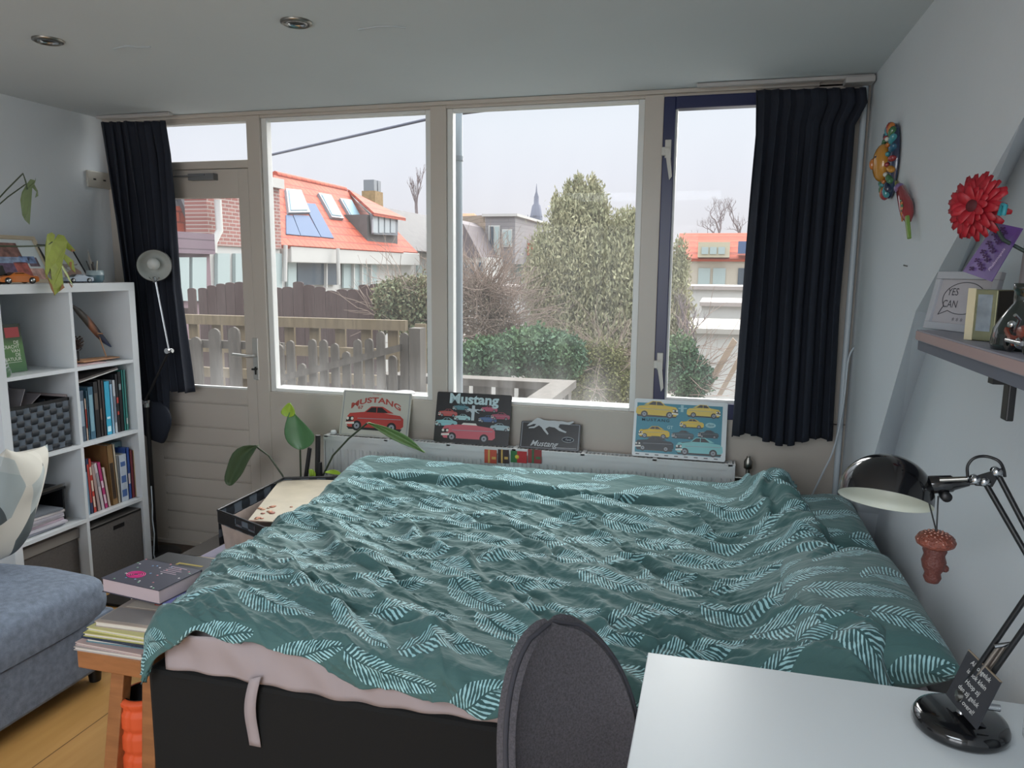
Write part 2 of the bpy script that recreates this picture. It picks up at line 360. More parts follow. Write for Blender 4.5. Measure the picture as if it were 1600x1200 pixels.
# glazed door with grooved panel
b = MB(); dx0, dx1 = -3.07, -2.296
b.box(-2.354, dx1, D+.002, D+.045, .03, 2.032).box(dx0, -2.90, D+.002, D+.045, .03, 2.032).box(-2.90, -2.354, D+.002, D+.045, 1.892, 2.032)
zs = [.03, .10, .201, .3, .402, .5, .597, .692, .824, .917]
for i in range(len(zs)-1): b.box(-2.90, -2.354, D+.002, D+.045, zs[i]+(.004 if i else 0), zs[i+1]-.004)
b.box(-2.90, -2.354, D+.012, D+.045, .03, .9)
dr = struct('door_1', b, M_frame, bevel=.0025); pane(-2.90, -2.354, .917, 1.892, dr)
MB().box(-2.9, -2.354, D-.002, D+.02, .908, .918).build('glazing_bead', M_bead, dr)
h = PY(395, 556, D-.03)
MB().box(h.x-.018, h.x+.016, D-.006, D+.002, h.z-.13, h.z+.09).build('door_plate', mat('matt aluminium', 'b7b5b0', .35, metal=.6), dr, bevel=.003)
MB().tube([(h.x, D, h.z), (h.x, D-.045, h.z), (h.x-.02, D-.05, h.z), (h.x-.105, D-.05, h.z+.005)], .008).build('door_handle', mat('matt aluminium', 'b7b5b0'), dr)
MB().box(h.x-.012, h.x+.008, D-.03, D-.006, h.z-.075, h.z-.066).box(h.x-.004, h.x+.002, D-.014, D-.006, h.z-.10, h.z-.06).build('key', M_black, dr)
c = PY(310, 278, D-.02)
b = MB().box(-2.62, -2.47, D-.035, D+.002, c.z-.012, c.z+.02).prism([(-2.62, D-.04, c.z+.002), (-2.52, D-.04, c.z+.01), (-2.52, D-.04, c.z+.016), (-2.8, D-.05, c.z+.006)], (0, .008, 0))
tag(b.build('door_closer', mat('dull grey metal', '77787a', .4, metal=.5), loc=(-2.5, D, c.z)), 'grey metal door closer on the top rail of the glazed door', 'door closer')
struct('baseboard_window', MB().box(-3.08, -2.25, D-.012, D+.06, 0, .034), M_frame)
struct('added_floor_strip', MB().box(-3.1, -2.25, 3.06, D-.012, 0, .018), mat('floor shade brown', '57483f', .7, noise=.15, nscale=6), bevel=.003)  # added board, its dark brown stands in for shade on the floor
struct('trim_2', MB().box(XL, .36, D-.018, D, 2.284, HC-.001), M_frame, bevel=.003)
b = MB().tube([(XR-.025, D-.03, HC-.03), (XR-.025, D-.03, .5)], .012)       # cable duct in the right corner
tag(b.build('cable_duct', mat('white pvc', 'b9c2c8', .4), loc=(XR-.02, D, 1)), 'thin white pipe running down the right corner beside the curtain', 'pipe')
a = [PY(1338, 540, D-.06), PY(1326, 560, D-.07), PY(1318, 630, D-.08), PY(1303, 700, D-.08), PY(1285, 740, D-.08), PY(1268, 775, D-.08)]
tag(MB().tube(curve(a), .004, 6).build('power_cable', mat('white pvc', 'b9c2c8'), loc=a[0]), 'loose white cable sagging down from the right corner', 'cable')
p = PX(158, 282, XL)
b = MB().box(XL, XL+.012, p.y-.10, p.y+.05, p.z-.042, p.z+.042); sw = tag(b.build('wall_socket', mat('yellowed switch plate', 'a9a59c', .4), loc=(XL, p.y, p.z), bevel=.004), 'yellowed double socket plate high on the left wall beside the curtain', 'socket')
for dy in (-.055, .01): MB().box(XL+.012, XL+.014, p.y+dy-.008, p.y+dy+.008, p.z-.004, p.z+.004).build('hole', M_black, sw)
# ceiling spots and plaster scars
for px, py, lb in ((75, 62, 'recessed ceiling spotlight nearest the left wall'), (463, 34, 'recessed ceiling spotlight towards the middle of the ceiling')):
    q = PZ(px, py, HC)
    t = thing('ceiling_spotlight', lb, 'spotlight', q, 'recessed ceiling spotlights')
    MB().lathe([(.049, 0), (.049, -.006), (.040, -.010), (.037, -.002)], o=q).build('trim_ring', M_brass, t)
    MB().lathe([(.036, -.001), (.034, -.007), (.028, -.009), (.026, -.001)], o=q).build('inner_ring', M_chrome, t)
    MB().lathe([(.026, -.001), (.022, -.004), (.0, -.004)], o=q).build('bulb', M_black, t)
for pts, nme, lb in (([(178, 76), (200, 71), (214, 74), (235, 73)], 'plaster_scar', 'faint filled plaster scar on the ceiling right of the left spotlight'),
                     ([(560, 46), (590, 41), (615, 41), (634, 43)], 'plaster_scar', 'hairline plaster scar with dark end near the middle spotlight')):
    q = [PZ(x, y, HC-.001) for x, y in pts]
    tag(MB().tube(q, .004, 6).build(nme, mat('filler', 'a9b0b4', .8), loc=q[0]), lb, 'plaster scar', 'plaster scars')
b = MB().box(-.12, XR-.005, D-.10, D-.07, HC-.016, HC-.002).box(.44, XR-.005, D-.12, D-.05, HC-.035, HC-.012)
tag(b.build('curtain_rail', mat('white rail', 'a9a6a4', .4), loc=(.2, D-.08, HC), bevel=.003), 'white curtain rail above the right curtain', 'curtain rail', 'curtain rails')
b = MB().box(-3.1, -2.66, D-.10, D-.07, HC-.016, HC-.002)
tag(b.build('curtain_rail', mat('white rail', 'a9a6a4', .4), loc=(-2.8, D-.08, HC), bevel=.003), 'white curtain rail above the left curtain', 'curtain rail', 'curtain rails')
# curtains
def curtain(name, lb, fx0, fx1, zt, zb, yc, nf, amp, seed, ph=0):
    n = Noise(seed)
    def fn(u, v):
        z = zt(u)+(zb(u)-zt(u))*v; x0, x1 = fx0(v), fx1(v)
        a = amp*(.35+.65*min(1, v*3+.15))
        y = yc + a*math.sin(u*nf*2*math.pi+ph+.8*math.sin(v*2.2+u*5)) + .02*(float(n(np.array(u*9.), np.array(v*2.)))-.5)
        x = x0+(x1-x0)*(u+.018*math.sin(u*nf*4*math.pi+1)+.012*(float(n(np.array(u*14.), np.array(v*3.+9)))-.5)*2)
        return (x, y, z)
    return tag(MB().grid(fn, 150, 50).build(name, M_navy, loc=(fx0(0), yc, 0), solid=.003), lb, 'curtain', 'navy curtains')
def lerp(pts):
    xs, ys = zip(*pts); return lambda v: float(np.interp(v, xs, ys))
curtain('curtain', 'dark navy curtain hanging at the right end of the window wall', lerp([(0, .105), (.12, .115), (.3, .108), (1, .083)]), lerp([(0, .515), (.04, .525), (.1, .485), (.3, .478), (.6, .475), (1, .49)]),
        lambda u: 2.262-.01*u, lambda u: .835+.02*math.sin(u*9), D-.09, 8, .026, 11)
curtain('curtain', 'dark navy curtain drawn aside at the left, beside the glazed door', lerp([(0, -3.085), (.3, -3.03), (.6, -2.99), (1, -2.97)]), lerp([(0, -2.685), (.12, -2.665), (.3, -2.655), (.6, -2.66), (1, -2.62)]),
        lambda u: 2.268-.01*u, lambda u: .72 if u < .62 else .895, D-.095, 8, .028, 12, .6)
# bundled tail of the left curtain
def tail(u, v):
    a = 2*math.pi*u; w = .115*(1+.12*math.sin(3*a+v*5)); k = math.sin(math.pi*(.12+.80*v))**.5
    return (-2.86+w*k*math.cos(a)+.02*v, D-.13+.05*k*math.sin(a), .86-.22*v-.02*math.cos(a))
tag(MB().grid(tail, 40, 12).build('curtain_bundle', M_navy, loc=(-2.86, D-.12, .75)), 'knotted navy cloth bundle hanging below the left curtain', 'cloth bundle')
# ================================================= OUTSIDE
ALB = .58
GZ = -2.8
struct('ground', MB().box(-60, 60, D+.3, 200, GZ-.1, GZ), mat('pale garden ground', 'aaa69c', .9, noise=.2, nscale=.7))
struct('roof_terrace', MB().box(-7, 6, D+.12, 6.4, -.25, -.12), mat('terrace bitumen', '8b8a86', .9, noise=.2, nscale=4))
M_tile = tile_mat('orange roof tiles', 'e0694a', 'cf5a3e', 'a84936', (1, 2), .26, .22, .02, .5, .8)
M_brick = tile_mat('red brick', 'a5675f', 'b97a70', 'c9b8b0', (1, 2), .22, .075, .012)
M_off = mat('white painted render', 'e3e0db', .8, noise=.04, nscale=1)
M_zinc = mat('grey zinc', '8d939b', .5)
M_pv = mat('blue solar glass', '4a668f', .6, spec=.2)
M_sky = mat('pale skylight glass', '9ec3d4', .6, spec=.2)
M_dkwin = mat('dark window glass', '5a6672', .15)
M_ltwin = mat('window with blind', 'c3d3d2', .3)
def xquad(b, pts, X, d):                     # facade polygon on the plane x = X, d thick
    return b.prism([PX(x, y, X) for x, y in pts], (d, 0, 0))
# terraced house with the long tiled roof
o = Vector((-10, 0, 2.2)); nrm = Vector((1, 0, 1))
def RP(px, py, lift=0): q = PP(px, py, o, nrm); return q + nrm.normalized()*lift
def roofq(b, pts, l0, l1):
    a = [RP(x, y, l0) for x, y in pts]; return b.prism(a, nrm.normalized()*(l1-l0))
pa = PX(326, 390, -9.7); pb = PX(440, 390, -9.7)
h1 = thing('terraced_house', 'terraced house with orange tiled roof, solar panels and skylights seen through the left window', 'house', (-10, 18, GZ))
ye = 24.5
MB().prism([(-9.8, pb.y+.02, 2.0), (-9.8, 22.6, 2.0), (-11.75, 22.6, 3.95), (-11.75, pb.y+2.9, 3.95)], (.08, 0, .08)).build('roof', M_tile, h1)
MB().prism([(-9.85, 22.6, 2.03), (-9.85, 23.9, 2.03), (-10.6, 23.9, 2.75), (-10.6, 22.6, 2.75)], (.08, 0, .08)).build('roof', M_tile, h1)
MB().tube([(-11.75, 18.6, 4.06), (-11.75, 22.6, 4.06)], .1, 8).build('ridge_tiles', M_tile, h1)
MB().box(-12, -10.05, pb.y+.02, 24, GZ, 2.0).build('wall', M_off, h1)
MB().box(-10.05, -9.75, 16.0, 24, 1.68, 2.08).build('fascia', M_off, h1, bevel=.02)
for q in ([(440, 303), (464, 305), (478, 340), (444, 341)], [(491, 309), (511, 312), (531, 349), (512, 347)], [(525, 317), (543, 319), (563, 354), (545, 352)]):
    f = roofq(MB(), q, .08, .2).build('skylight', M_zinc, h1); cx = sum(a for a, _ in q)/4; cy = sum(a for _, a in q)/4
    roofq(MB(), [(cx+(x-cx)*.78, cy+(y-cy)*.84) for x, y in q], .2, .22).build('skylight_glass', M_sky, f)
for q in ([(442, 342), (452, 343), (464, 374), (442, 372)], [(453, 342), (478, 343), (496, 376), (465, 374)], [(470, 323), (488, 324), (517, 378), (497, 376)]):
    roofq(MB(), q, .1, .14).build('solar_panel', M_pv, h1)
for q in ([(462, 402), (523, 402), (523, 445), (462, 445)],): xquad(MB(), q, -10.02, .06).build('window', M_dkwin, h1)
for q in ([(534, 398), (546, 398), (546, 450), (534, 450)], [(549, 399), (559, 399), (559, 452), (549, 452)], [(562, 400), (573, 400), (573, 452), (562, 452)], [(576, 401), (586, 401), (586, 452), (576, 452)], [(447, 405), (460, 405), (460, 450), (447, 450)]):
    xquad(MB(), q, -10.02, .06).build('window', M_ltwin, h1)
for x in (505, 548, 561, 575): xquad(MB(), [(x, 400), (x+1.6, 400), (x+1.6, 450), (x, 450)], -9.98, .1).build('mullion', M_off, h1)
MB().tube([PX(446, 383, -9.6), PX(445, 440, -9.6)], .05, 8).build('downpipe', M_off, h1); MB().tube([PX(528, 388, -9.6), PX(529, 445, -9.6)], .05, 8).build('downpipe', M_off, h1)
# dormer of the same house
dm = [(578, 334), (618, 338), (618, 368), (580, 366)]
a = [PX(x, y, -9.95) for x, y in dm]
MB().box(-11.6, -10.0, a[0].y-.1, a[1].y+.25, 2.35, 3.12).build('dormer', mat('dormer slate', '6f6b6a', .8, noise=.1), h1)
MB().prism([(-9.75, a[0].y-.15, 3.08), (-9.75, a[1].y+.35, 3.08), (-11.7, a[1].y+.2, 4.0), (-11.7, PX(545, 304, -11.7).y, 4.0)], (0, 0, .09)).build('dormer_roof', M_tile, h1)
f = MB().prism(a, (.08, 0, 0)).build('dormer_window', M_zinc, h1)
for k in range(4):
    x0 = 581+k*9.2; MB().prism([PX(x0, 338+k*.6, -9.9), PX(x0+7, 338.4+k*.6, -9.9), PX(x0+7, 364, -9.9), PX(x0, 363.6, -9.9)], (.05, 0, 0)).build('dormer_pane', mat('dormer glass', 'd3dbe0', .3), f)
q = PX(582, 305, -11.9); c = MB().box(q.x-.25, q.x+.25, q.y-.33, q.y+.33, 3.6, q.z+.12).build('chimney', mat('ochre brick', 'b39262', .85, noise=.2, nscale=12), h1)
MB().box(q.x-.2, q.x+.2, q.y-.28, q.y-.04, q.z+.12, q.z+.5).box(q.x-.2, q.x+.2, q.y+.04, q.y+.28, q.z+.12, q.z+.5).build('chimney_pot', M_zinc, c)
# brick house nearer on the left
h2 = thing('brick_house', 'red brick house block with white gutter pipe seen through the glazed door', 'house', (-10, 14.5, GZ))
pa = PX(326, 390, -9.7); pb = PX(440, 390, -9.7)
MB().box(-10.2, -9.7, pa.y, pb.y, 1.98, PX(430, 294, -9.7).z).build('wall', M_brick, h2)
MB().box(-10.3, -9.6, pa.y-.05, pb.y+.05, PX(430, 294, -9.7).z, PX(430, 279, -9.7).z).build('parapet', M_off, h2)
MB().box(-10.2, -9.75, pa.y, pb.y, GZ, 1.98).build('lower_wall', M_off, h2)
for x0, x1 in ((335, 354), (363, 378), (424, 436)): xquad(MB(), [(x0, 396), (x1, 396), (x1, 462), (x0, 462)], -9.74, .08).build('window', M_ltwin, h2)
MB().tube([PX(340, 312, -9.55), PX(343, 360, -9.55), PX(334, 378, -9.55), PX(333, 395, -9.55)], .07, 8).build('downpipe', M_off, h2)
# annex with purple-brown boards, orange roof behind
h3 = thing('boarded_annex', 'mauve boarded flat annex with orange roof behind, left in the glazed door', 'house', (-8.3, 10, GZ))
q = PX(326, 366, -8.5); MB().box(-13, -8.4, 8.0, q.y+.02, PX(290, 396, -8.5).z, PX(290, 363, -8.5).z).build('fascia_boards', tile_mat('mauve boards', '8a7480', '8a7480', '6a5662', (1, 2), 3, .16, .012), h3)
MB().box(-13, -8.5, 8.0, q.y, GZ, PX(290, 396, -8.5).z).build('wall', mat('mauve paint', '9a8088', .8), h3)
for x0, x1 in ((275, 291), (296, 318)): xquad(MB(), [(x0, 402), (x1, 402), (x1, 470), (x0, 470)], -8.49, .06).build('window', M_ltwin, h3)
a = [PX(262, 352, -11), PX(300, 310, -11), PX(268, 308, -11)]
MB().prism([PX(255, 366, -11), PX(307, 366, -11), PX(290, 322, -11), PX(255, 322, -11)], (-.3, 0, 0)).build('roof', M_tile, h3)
MB().prism([PX(307, 366, -10.9), PX(315, 366, -10.9), PX(291, 308, -10.9), PX(281, 308, -10.9)], (-.4, 0, 0)).build('roof_edge', M_zinc, h3)
MB().prism([PX(255, 322, -11), PX(290, 322, -11), PX(284, 309, -11), PX(255, 309, -11)], (-.3, 0, 0)).build('zinc_gutter', M_zinc, h3)
# slate roof and yellowish roof further along
h4 = thing('slate_roof_house', 'low house with grey slate roof beyond the dormer', 'house', (-10.5, 27, GZ))
MB().box(-15, -10.3, 24.2, 33, GZ, 2.15).build('wall', M_off, h4)
MB().prism([(-10.1, 24.2, 2.1), (-10.1, 33, 2.1), (-12.2, 33, 3.75), (-12.2, 24.2, 3.75)], (.06, 0, .08)).build('roof', mat('grey slate', '74706f', .8, noise=.15, nscale=6), h4)
for y in (25, 27, 29, 31): MB().box(-10.3, -10.24, y, y+1.1, .2, 1.7).build('window', M_ltwin, h4)
h5 = thing('orange_roof_house', 'far house with pale orange hipped roof behind the slate roof', 'house', (-13, 36, GZ))
q0, q1 = PY(628, 372, 36), PY(676, 405, 36); tp = PY(650, 336, 36)
MB().box(q0.x, q0.x+4, 36, 42, GZ, q0.z+.1).build('wall', mat('sand brick', 'c9a98a', .8), h5)
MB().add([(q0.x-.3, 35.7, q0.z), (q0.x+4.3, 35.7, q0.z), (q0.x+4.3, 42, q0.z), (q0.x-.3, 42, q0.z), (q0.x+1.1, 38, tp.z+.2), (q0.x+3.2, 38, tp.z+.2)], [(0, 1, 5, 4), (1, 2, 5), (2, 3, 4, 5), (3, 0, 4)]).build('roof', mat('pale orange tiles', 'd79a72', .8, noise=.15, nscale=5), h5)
# flat roofed block
def fbox(b, x0, y0, x1, y1, Y, dep): a, c = PY(x0, y1, Y), PY(x1, y0, Y); return b.box(a.x, c.x, Y, Y+dep, a.z, c.z)
h6 = thing('flat_roof_block', 'boxy flat-roofed block in beige and grey boards behind the middle window', 'building', (-7.2, 26, GZ))
a, c = PY(758, 412, 26), PY(805, 338, 26)
MB().box(a.x, c.x, 26, 31, a.z, c.z).build('front', tile_mat('grey boards', 'a39d9e', '9c9698', '8a8588', (0, 2), 4, .14, .01), h6)
MB().prism([(a.x, 25.99, a.z-.3), (a.x, 25.99, c.z+.05), (a.x-2.2, 29.8, c.z+.3), (a.x-2.2, 29.8, a.z-.3)], (-.2, .05, 0)).build('side', tile_mat('beige boards', 'b6a08c', 'b09a86', '94826f', (1, 2), 4, .14, .01), h6)
MB().box(a.x-.1, c.x+.1, 25.9, 31, c.z, c.z+.09).build('roof_edge', M_off, h6)
for x0, y0, x1, y1 in ((763, 352, 781, 405), (784, 358, 800, 386)):
    f = fbox(MB(), x0, y0, x1, y1, 25.95, .06).build('window_frame', M_off, h6)
    fbox(MB(), x0+2, y0+2, x0+8, y1-3, 25.92, .03).build('pane', M_dkwin if x0 < 770 else M_ltwin, f); fbox(MB(), x0+9.5, y0+2, x1-1.5, y1-3, 25.92, .03).build('pane', M_ltwin, f)
h7 = thing('white_house', 'white house with low grey gable left of the boxy block', 'house', (-8, 24, GZ))
fbox(MB(), 700, 402, 760, 470, 24, 3).build('wall', M_off, h7)
MB().prism([PY(700, 340, 23.9), PY(724, 350, 23.9), PY(752, 402, 23.9), PY(700, 404, 23.9)], (0, 3, 0)).build('roof', mat('dark gable tiles', '7c7072', .8, noise=.1), h7)
for x0 in (722, 734, 746): fbox(MB(), x0, 410, x0+7, 436, 23.95, .06).build('window', M_dkwin, h7)
h8 = thing('white_annex', 'white annex with orange band roof under the church tower', 'house', (-5.5, 28, GZ))
fbox(MB(), 760, 402, 846, 470, 28, 3).build('wall', M_off, h8); fbox(MB(), 806, 380, 850, 399, 27.8, 3).build('roof', M_tile, h8); fbox(MB(), 806, 372, 850, 381, 28.5, 3).build('roof_edge', mat('zinc cream', 'cbb9ad', .7), h8)
for x0 in (764, 806, 818, 830): fbox(MB(), x0, 410, x0+9, 436, 27.95, .06).build('window', M_dkwin if x0 > 810 else M_ltwin, h8)
# church tower
a, c = PY(826, 380, 150), PY(849, 340, 150); cx = (a.x+c.x)/2; r = (c.x-a.x)/2
t = thing('church_tower', 'distant hazy church tower with pointed blue-grey spire', 'tower', (cx, 150, GZ))
zz = lambda py: PY(837, py, 150).z
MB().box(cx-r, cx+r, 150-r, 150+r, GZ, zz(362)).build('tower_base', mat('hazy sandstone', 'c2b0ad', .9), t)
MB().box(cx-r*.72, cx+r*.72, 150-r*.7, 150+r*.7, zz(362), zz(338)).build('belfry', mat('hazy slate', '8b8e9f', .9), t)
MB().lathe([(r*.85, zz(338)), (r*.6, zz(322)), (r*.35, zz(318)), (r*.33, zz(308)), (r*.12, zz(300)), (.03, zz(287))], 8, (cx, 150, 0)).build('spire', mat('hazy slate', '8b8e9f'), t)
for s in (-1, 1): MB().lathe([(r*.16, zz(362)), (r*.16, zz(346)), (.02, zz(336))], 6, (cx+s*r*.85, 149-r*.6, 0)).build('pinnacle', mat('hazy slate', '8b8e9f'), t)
# houses seen through the casement
h9 = thing('red_roof_houses', 'row house with bright orange roof and cream dormer seen through the right casement', 'house', (0, 30, GZ))
fbox(MB(), 1060, 403, 1240, 462, 30, 4).build('wall', mat('cream render', 'd9cdbb', .8), h9)
a, c = PY(1056, 404, 29.8), PY(1240, 366, 29.8)
MB().prism([(a.x, 29.8, a.z), (c.x, 29.8, a.z), (c.x, 31.8, c.z+.15), (a.x, 31.8, c.z+.15)], (0, .1, -.1)).build('roof', M_tile, h9)
f = fbox(MB(), 1090, 378, 1141, 402, 29.5, 1.5).build('dormer', mat('cream dormer', 'dcd0b4', .7), h9)
for x0 in (1096, 1109, 1122): fbox(MB(), x0, 386, x0+11, 397, 29.45, .05).build('dormer_window', M_ltwin, f)
fbox(MB(), 1153, 377, 1172, 396, 29.6, .5).build('roof_window', mat('blue frame window', '58719c', .4), h9)
for x0, x1 in ((1090, 1110), (1113, 1134), (1152, 1166)): fbox(MB(), x0, 419, x1, 450, 29.95, .06).build('window', M_ltwin if x0 < 1150 else M_dkwin, h9)
# white garden sheds
for i, (x0, y0, x1, y1, Y, lb) in enumerate(((735, 452, 842, 500, 17, 'low white shed behind the bramble bush'), (1062, 452, 1180, 480, 20, 'long white flat shed below the orange roofed row house'), (1095, 478, 1200, 505, 15, 'white garden shed with reddish top right in the casement'), (1060, 520, 1190, 600, 12, 'pale garden wall low in the casement'))):
    a_, c_ = PY(x0, y1, Y), PY(x1, y0, Y); b = MB().box(a_.x, c_.x, Y, Y+2.5, GZ, c_.z).build('garden_shed', M_off, loc=PY(x0, y1, Y)); tag(b, lb, 'shed', 'garden sheds')
    fbox(MB(), x0-2, y0-4, x1+2, y0, Y-.1, 2.7).build('shed_roof', mat('shed roof', 'bfb3ad' if i != 2 else 'b08a7e', .8) if i < 3 else mat('wall coping', 'c9c3ba', .8), b)
# fences
def boards(t, x0, x1, w, gap, zb, topf, y, m, r=.5, th=.02):
    x = x0; k = 0
    while x < x1:
        zt = topf(x, k); b = MB(); xe = x+w; n = 6
        pts = [(x, y, zb), (xe, y, zb), (xe, y, zt-w*r)]+[(x+w/2+w/2*math.cos(math.pi*j/n), y, zt-w*r+w*r*math.sin(math.pi*j/n)) for j in range(1, n)]+[(x, y, zt-w*r)]
        b.prism(pts, (0, th, 0)).build('picket', m, t); x += w+gap; k += 1
t = thing('picket_fence', 'weathered grey picket gate with round tops outside the left window', 'fence', (-2.4, 4.75, -.12))
zt = lambda px, py: PY(px, py, 4.75).z
def top1(x, k):
    u = (x+3.2)/1.15; return .98+.13*u+.03*math.sin(k*2.3) + (-.12 if k % 4 == 2 else 0)
boards(t, -3.05, -2.02, .060, .028, -.12, top1, 4.75, M_fen)
MB().prism([PY(432, 598, 4.72), PY(432, 588, 4.72), PY(625, 538, 4.72), PY(625, 549, 4.72)], (0, .03, 0)).build('brace', M_fen, t)
MB().box(-2.0, -1.92, 4.72, 4.82, -.12, zt(630, 512)).build('post', M_fen, t)
t = thing('picket_fence', 'weathered grey picket fence seen through the glazed door', 'fence', (-4.0, 4.9, -.12))
boards(t, -4.4, -3.1, .10, .07, -.12, lambda x, k: 1.06+.05*math.sin(k*1.7), 4.9, M_fen)
MB().box(-4.4, -3.1, 4.93, 4.96, .93, .99).build('rail', M_fen, t)
t = thing('trellis_fence', 'pale yellowed timber trellis fence behind the grey pickets', 'fence', (-4.4, 6.1, GZ))
za = PY(500, 499, 6.1).z
for z in (za, za-.26, za-.5, za-.74): MB().box(-6.2, -2.62, 6.1, 6.16, z-.08, z+.01).build('rail', M_fenl, t)
for k in range(15): MB().box(-6.2+k*.26, -6.1+k*.26, 6.17, 6.2, -1.2, za-.02).build('slat', M_fenl, t)
t = thing('board_fence', 'brown curved-top board fence in front of the houses', 'fence', (-5.5, 8.2, GZ))
def top3(x, k): u = (x+5.62)/1.9; return PY(500, 441, 8.2).z - .10*abs(math.sin((u*2.0)*math.pi+.9))+.02*(k % 2)
boards(t, -5.72, -3.95, .14, .006, -1.5, top3, 8.2, M_fenb, .15)
t = thing('board_fence', 'brown fence section with arched top seen through the glazed door', 'fence', (-6.5, 8.3, GZ))
boards(t, -6.42, -5.74, .13, .006, -1.5, lambda x, k: PY(365, 440, 8.3).z-.22*(x+5.8)**2, 8.3, M_fenb, .15)
t = thing('board_fence', 'brown broken fence boards at the far left of the glazed door', 'fence', (-7.5, 8.3, GZ))
boards(t, -7.9, -6.5, .12, .10, -1.5, lambda x, k: PY(300, 438, 8.3).z+.06*math.sin(k*2.1)-(.1 if x > -6.9 else 0), 8.3, M_fenb, .2)
MB().box(-7.9, -6.5, 8.33, 8.36, .9, 1.02).build('rail', M_fenb, t)
# terrace railing with broad cap
t = thing('terrace_railing', 'grey timber terrace railing with broad cap turning a corner', 'railing', (-1.5, 5, -.12))
zc = .80
MB().box(-2.3, -.90, 4.86, 5.02, zc-.05, zc).build('cap_rail', M_fen, t); MB().box(-1.05, -.90, D+.2, 4.86, zc-.05, zc).build('cap_rail', M_fen, t)
for k in range(8): MB().box(-2.28+k*.165, -2.15+k*.165, 4.95, 4.97, -.12, zc-.05).build('board', M_fen, t)
for k in range(10): MB().box(-.97, -.95, D+.25+k*.15, D+.37+k*.15, -.12, zc-.05).build('board', M_fen, t)
MB().box(-1.03, -.93, 4.9, 5.0, -.12, zc-.05).build('post', M_fen, t)
q = PY(632, 612, D+.16)
tag(MB().lathe([(0, 0), (.05, 0), (.055, .012), (.045, .016), (0, .016)], 24, (q.x, q.y, .90)).build('white_dish', mat('white plastic', 'dcdcdc', .4), loc=(q.x, q.y, .9)), 'round white lid on the outer sill behind the red car sign', 'lid')
struct('trim_3', MB().box(-2.3, .4, D+.07, D+.26, .86, .90), mat('outer sill', '9a9a98', .7))
# downpipe and sloping bar outside
a, c = PY(712, 172, D+.35), PY(714, 600, D+.35)
t = thing('drainpipe', 'pale blue-grey drainpipe outside at the left edge of the middle window', 'drainpipe', (a.x, a.y, -.1))
a.x += .008; MB().tube([(a.x, a.y, 2.6), (a.x, a.y, .86)], .027, 16).build('pipe', mat('pale pvc pipe', 'a9b6bf', .45), t)
q = PY(712, 248, D+.35); MB().tube([(a.x, a.y, q.z-.012), (a.x, a.y, q.z+.012)], .031, 16).box(a.x-.03, a.x-.01, a.y-.01, a.y+.03, q.z-.01, q.z+.01).build('bracket', mat('pipe bracket', '8f9aa3', .4), t)
a, c = PY(405, 246, 4.6), PY(690, 181, 4.0)
t = thing('awning_bar', 'grey metal bar sloping up across the sky outside the left window', 'bar', c)
MB().tube([a, c], .009, 8).build('bar', mat('bar grey', '75788a', .4), t)
a = [PY(700, 150, 3.95), PY(700, 178, 3.95), PY(830, 162, 3.95), PY(830, 145, 3.95)]
tag(MB().prism(a, (0, .06, 0)).build('gutter_end', mat('gutter brown grey', '6f6a74', .5), loc=a[0]), 'dark sloping gutter edge above the middle window', 'gutter')
# planting
def leaves(ell, n, size, long=1.6, up=.3, shell=.55):
    """n small leaf quads inside a list of ellipsoids (centre, radii, weight)"""
    wts = np.array([e[2] for e in ell], float); idx = RNG.choice(len(ell), n, p=wts/wts.sum())
    c = np.array([tuple(e[0]) for e in ell])[idx]; r = np.array([e[1] for e in ell])[idx]
    d = RNG.normal(size=(n, 3)); d /= np.linalg.norm(d, axis=1)[:, None]; rad = RNG.uniform(shell, 1, n)**.6*(1+RNG.normal(0, .10, n))
    p = c+d*r*rad[:, None]
    a = RNG.normal(size=(n, 3)); a[:, 2] += up*2; a /= np.linalg.norm(a, axis=1)[:, None]
    q = np.cross(a, RNG.normal(size=(n, 3))); q /= np.linalg.norm(q, axis=1)[:, None]
    s = size*RNG.uniform(.6, 1.4, n)[:, None]
    v = np.stack([p, p+a*s*long*.5+q*s*.42, p+a*s*long, p+a*s*long*.5-q*s*.42], 1).reshape(-1, 3)
    return v, np.arange(4*n).reshape(n, 4)
def leafobj(name, v, f, m, parent, sub=None):
    base = WL[parent.name]; me = bpy.data.meshes.new(name); me.from_pydata((v-np.array(base)).tolist(), [], f.tolist()); me.materials.append(m)
    return put(bpy.data.objects.new(name, me), parent)
def branchy(b, p, d, L, r, depth, spread=.5, gr=.0, n=2):
    pts = [p]; q = p; dd = d.copy()
    for i in range(3):
        dd = (dd+Vector((random.uniform(-1, 1), random.uniform(-1, 1), random.uniform(-1, 1)))*spread*.35+Vector((0, 0, gr))).normalized(); q = q+dd*L/3; pts.append(q)
    b.tube(pts, [r, r*.85, r*.7, r*.55], 4 if r < .02 else 6, False)
    if depth: 
        for k in range(n+(random.random() < .4)): branchy(b, random.choice(pts[1:]) if k else pts[-1], (dd+Vector((random.uniform(-1, 1), random.uniform(-1, 1), random.uniform(-.6, 1)))*spread).normalized(), L*.72, r*.6, depth-1, spread, gr, n)
M_olive = foliage('grey olive leaves', 'bab791', 'dbd2aa', '98a07a')
M_ivy = foliage('dark ivy leaves', '5f7f66', '7d9a62', '4b6a56')
M_ivy2 = foliage('ivy with brown leaves', '7f8f6c', 'a3a07c', '9c7a60')
M_dry = mat('dry bramble stems', 'b09a8c', .9, noise=.2, nscale=6)
M_bark = mat('grey brown bark', '8a7a66', .9, noise=.2, nscale=10)
M_bare = mat('bare grey twigs', '98898a', .9)
def E(px, py, Y, wpx, hpx, dep=1.0, w=1.0): c = PY(px, py, Y); s = Y*1.02/F; return (c, (wpx*s, dep*wpx*s, hpx*s), w*wpx*hpx)
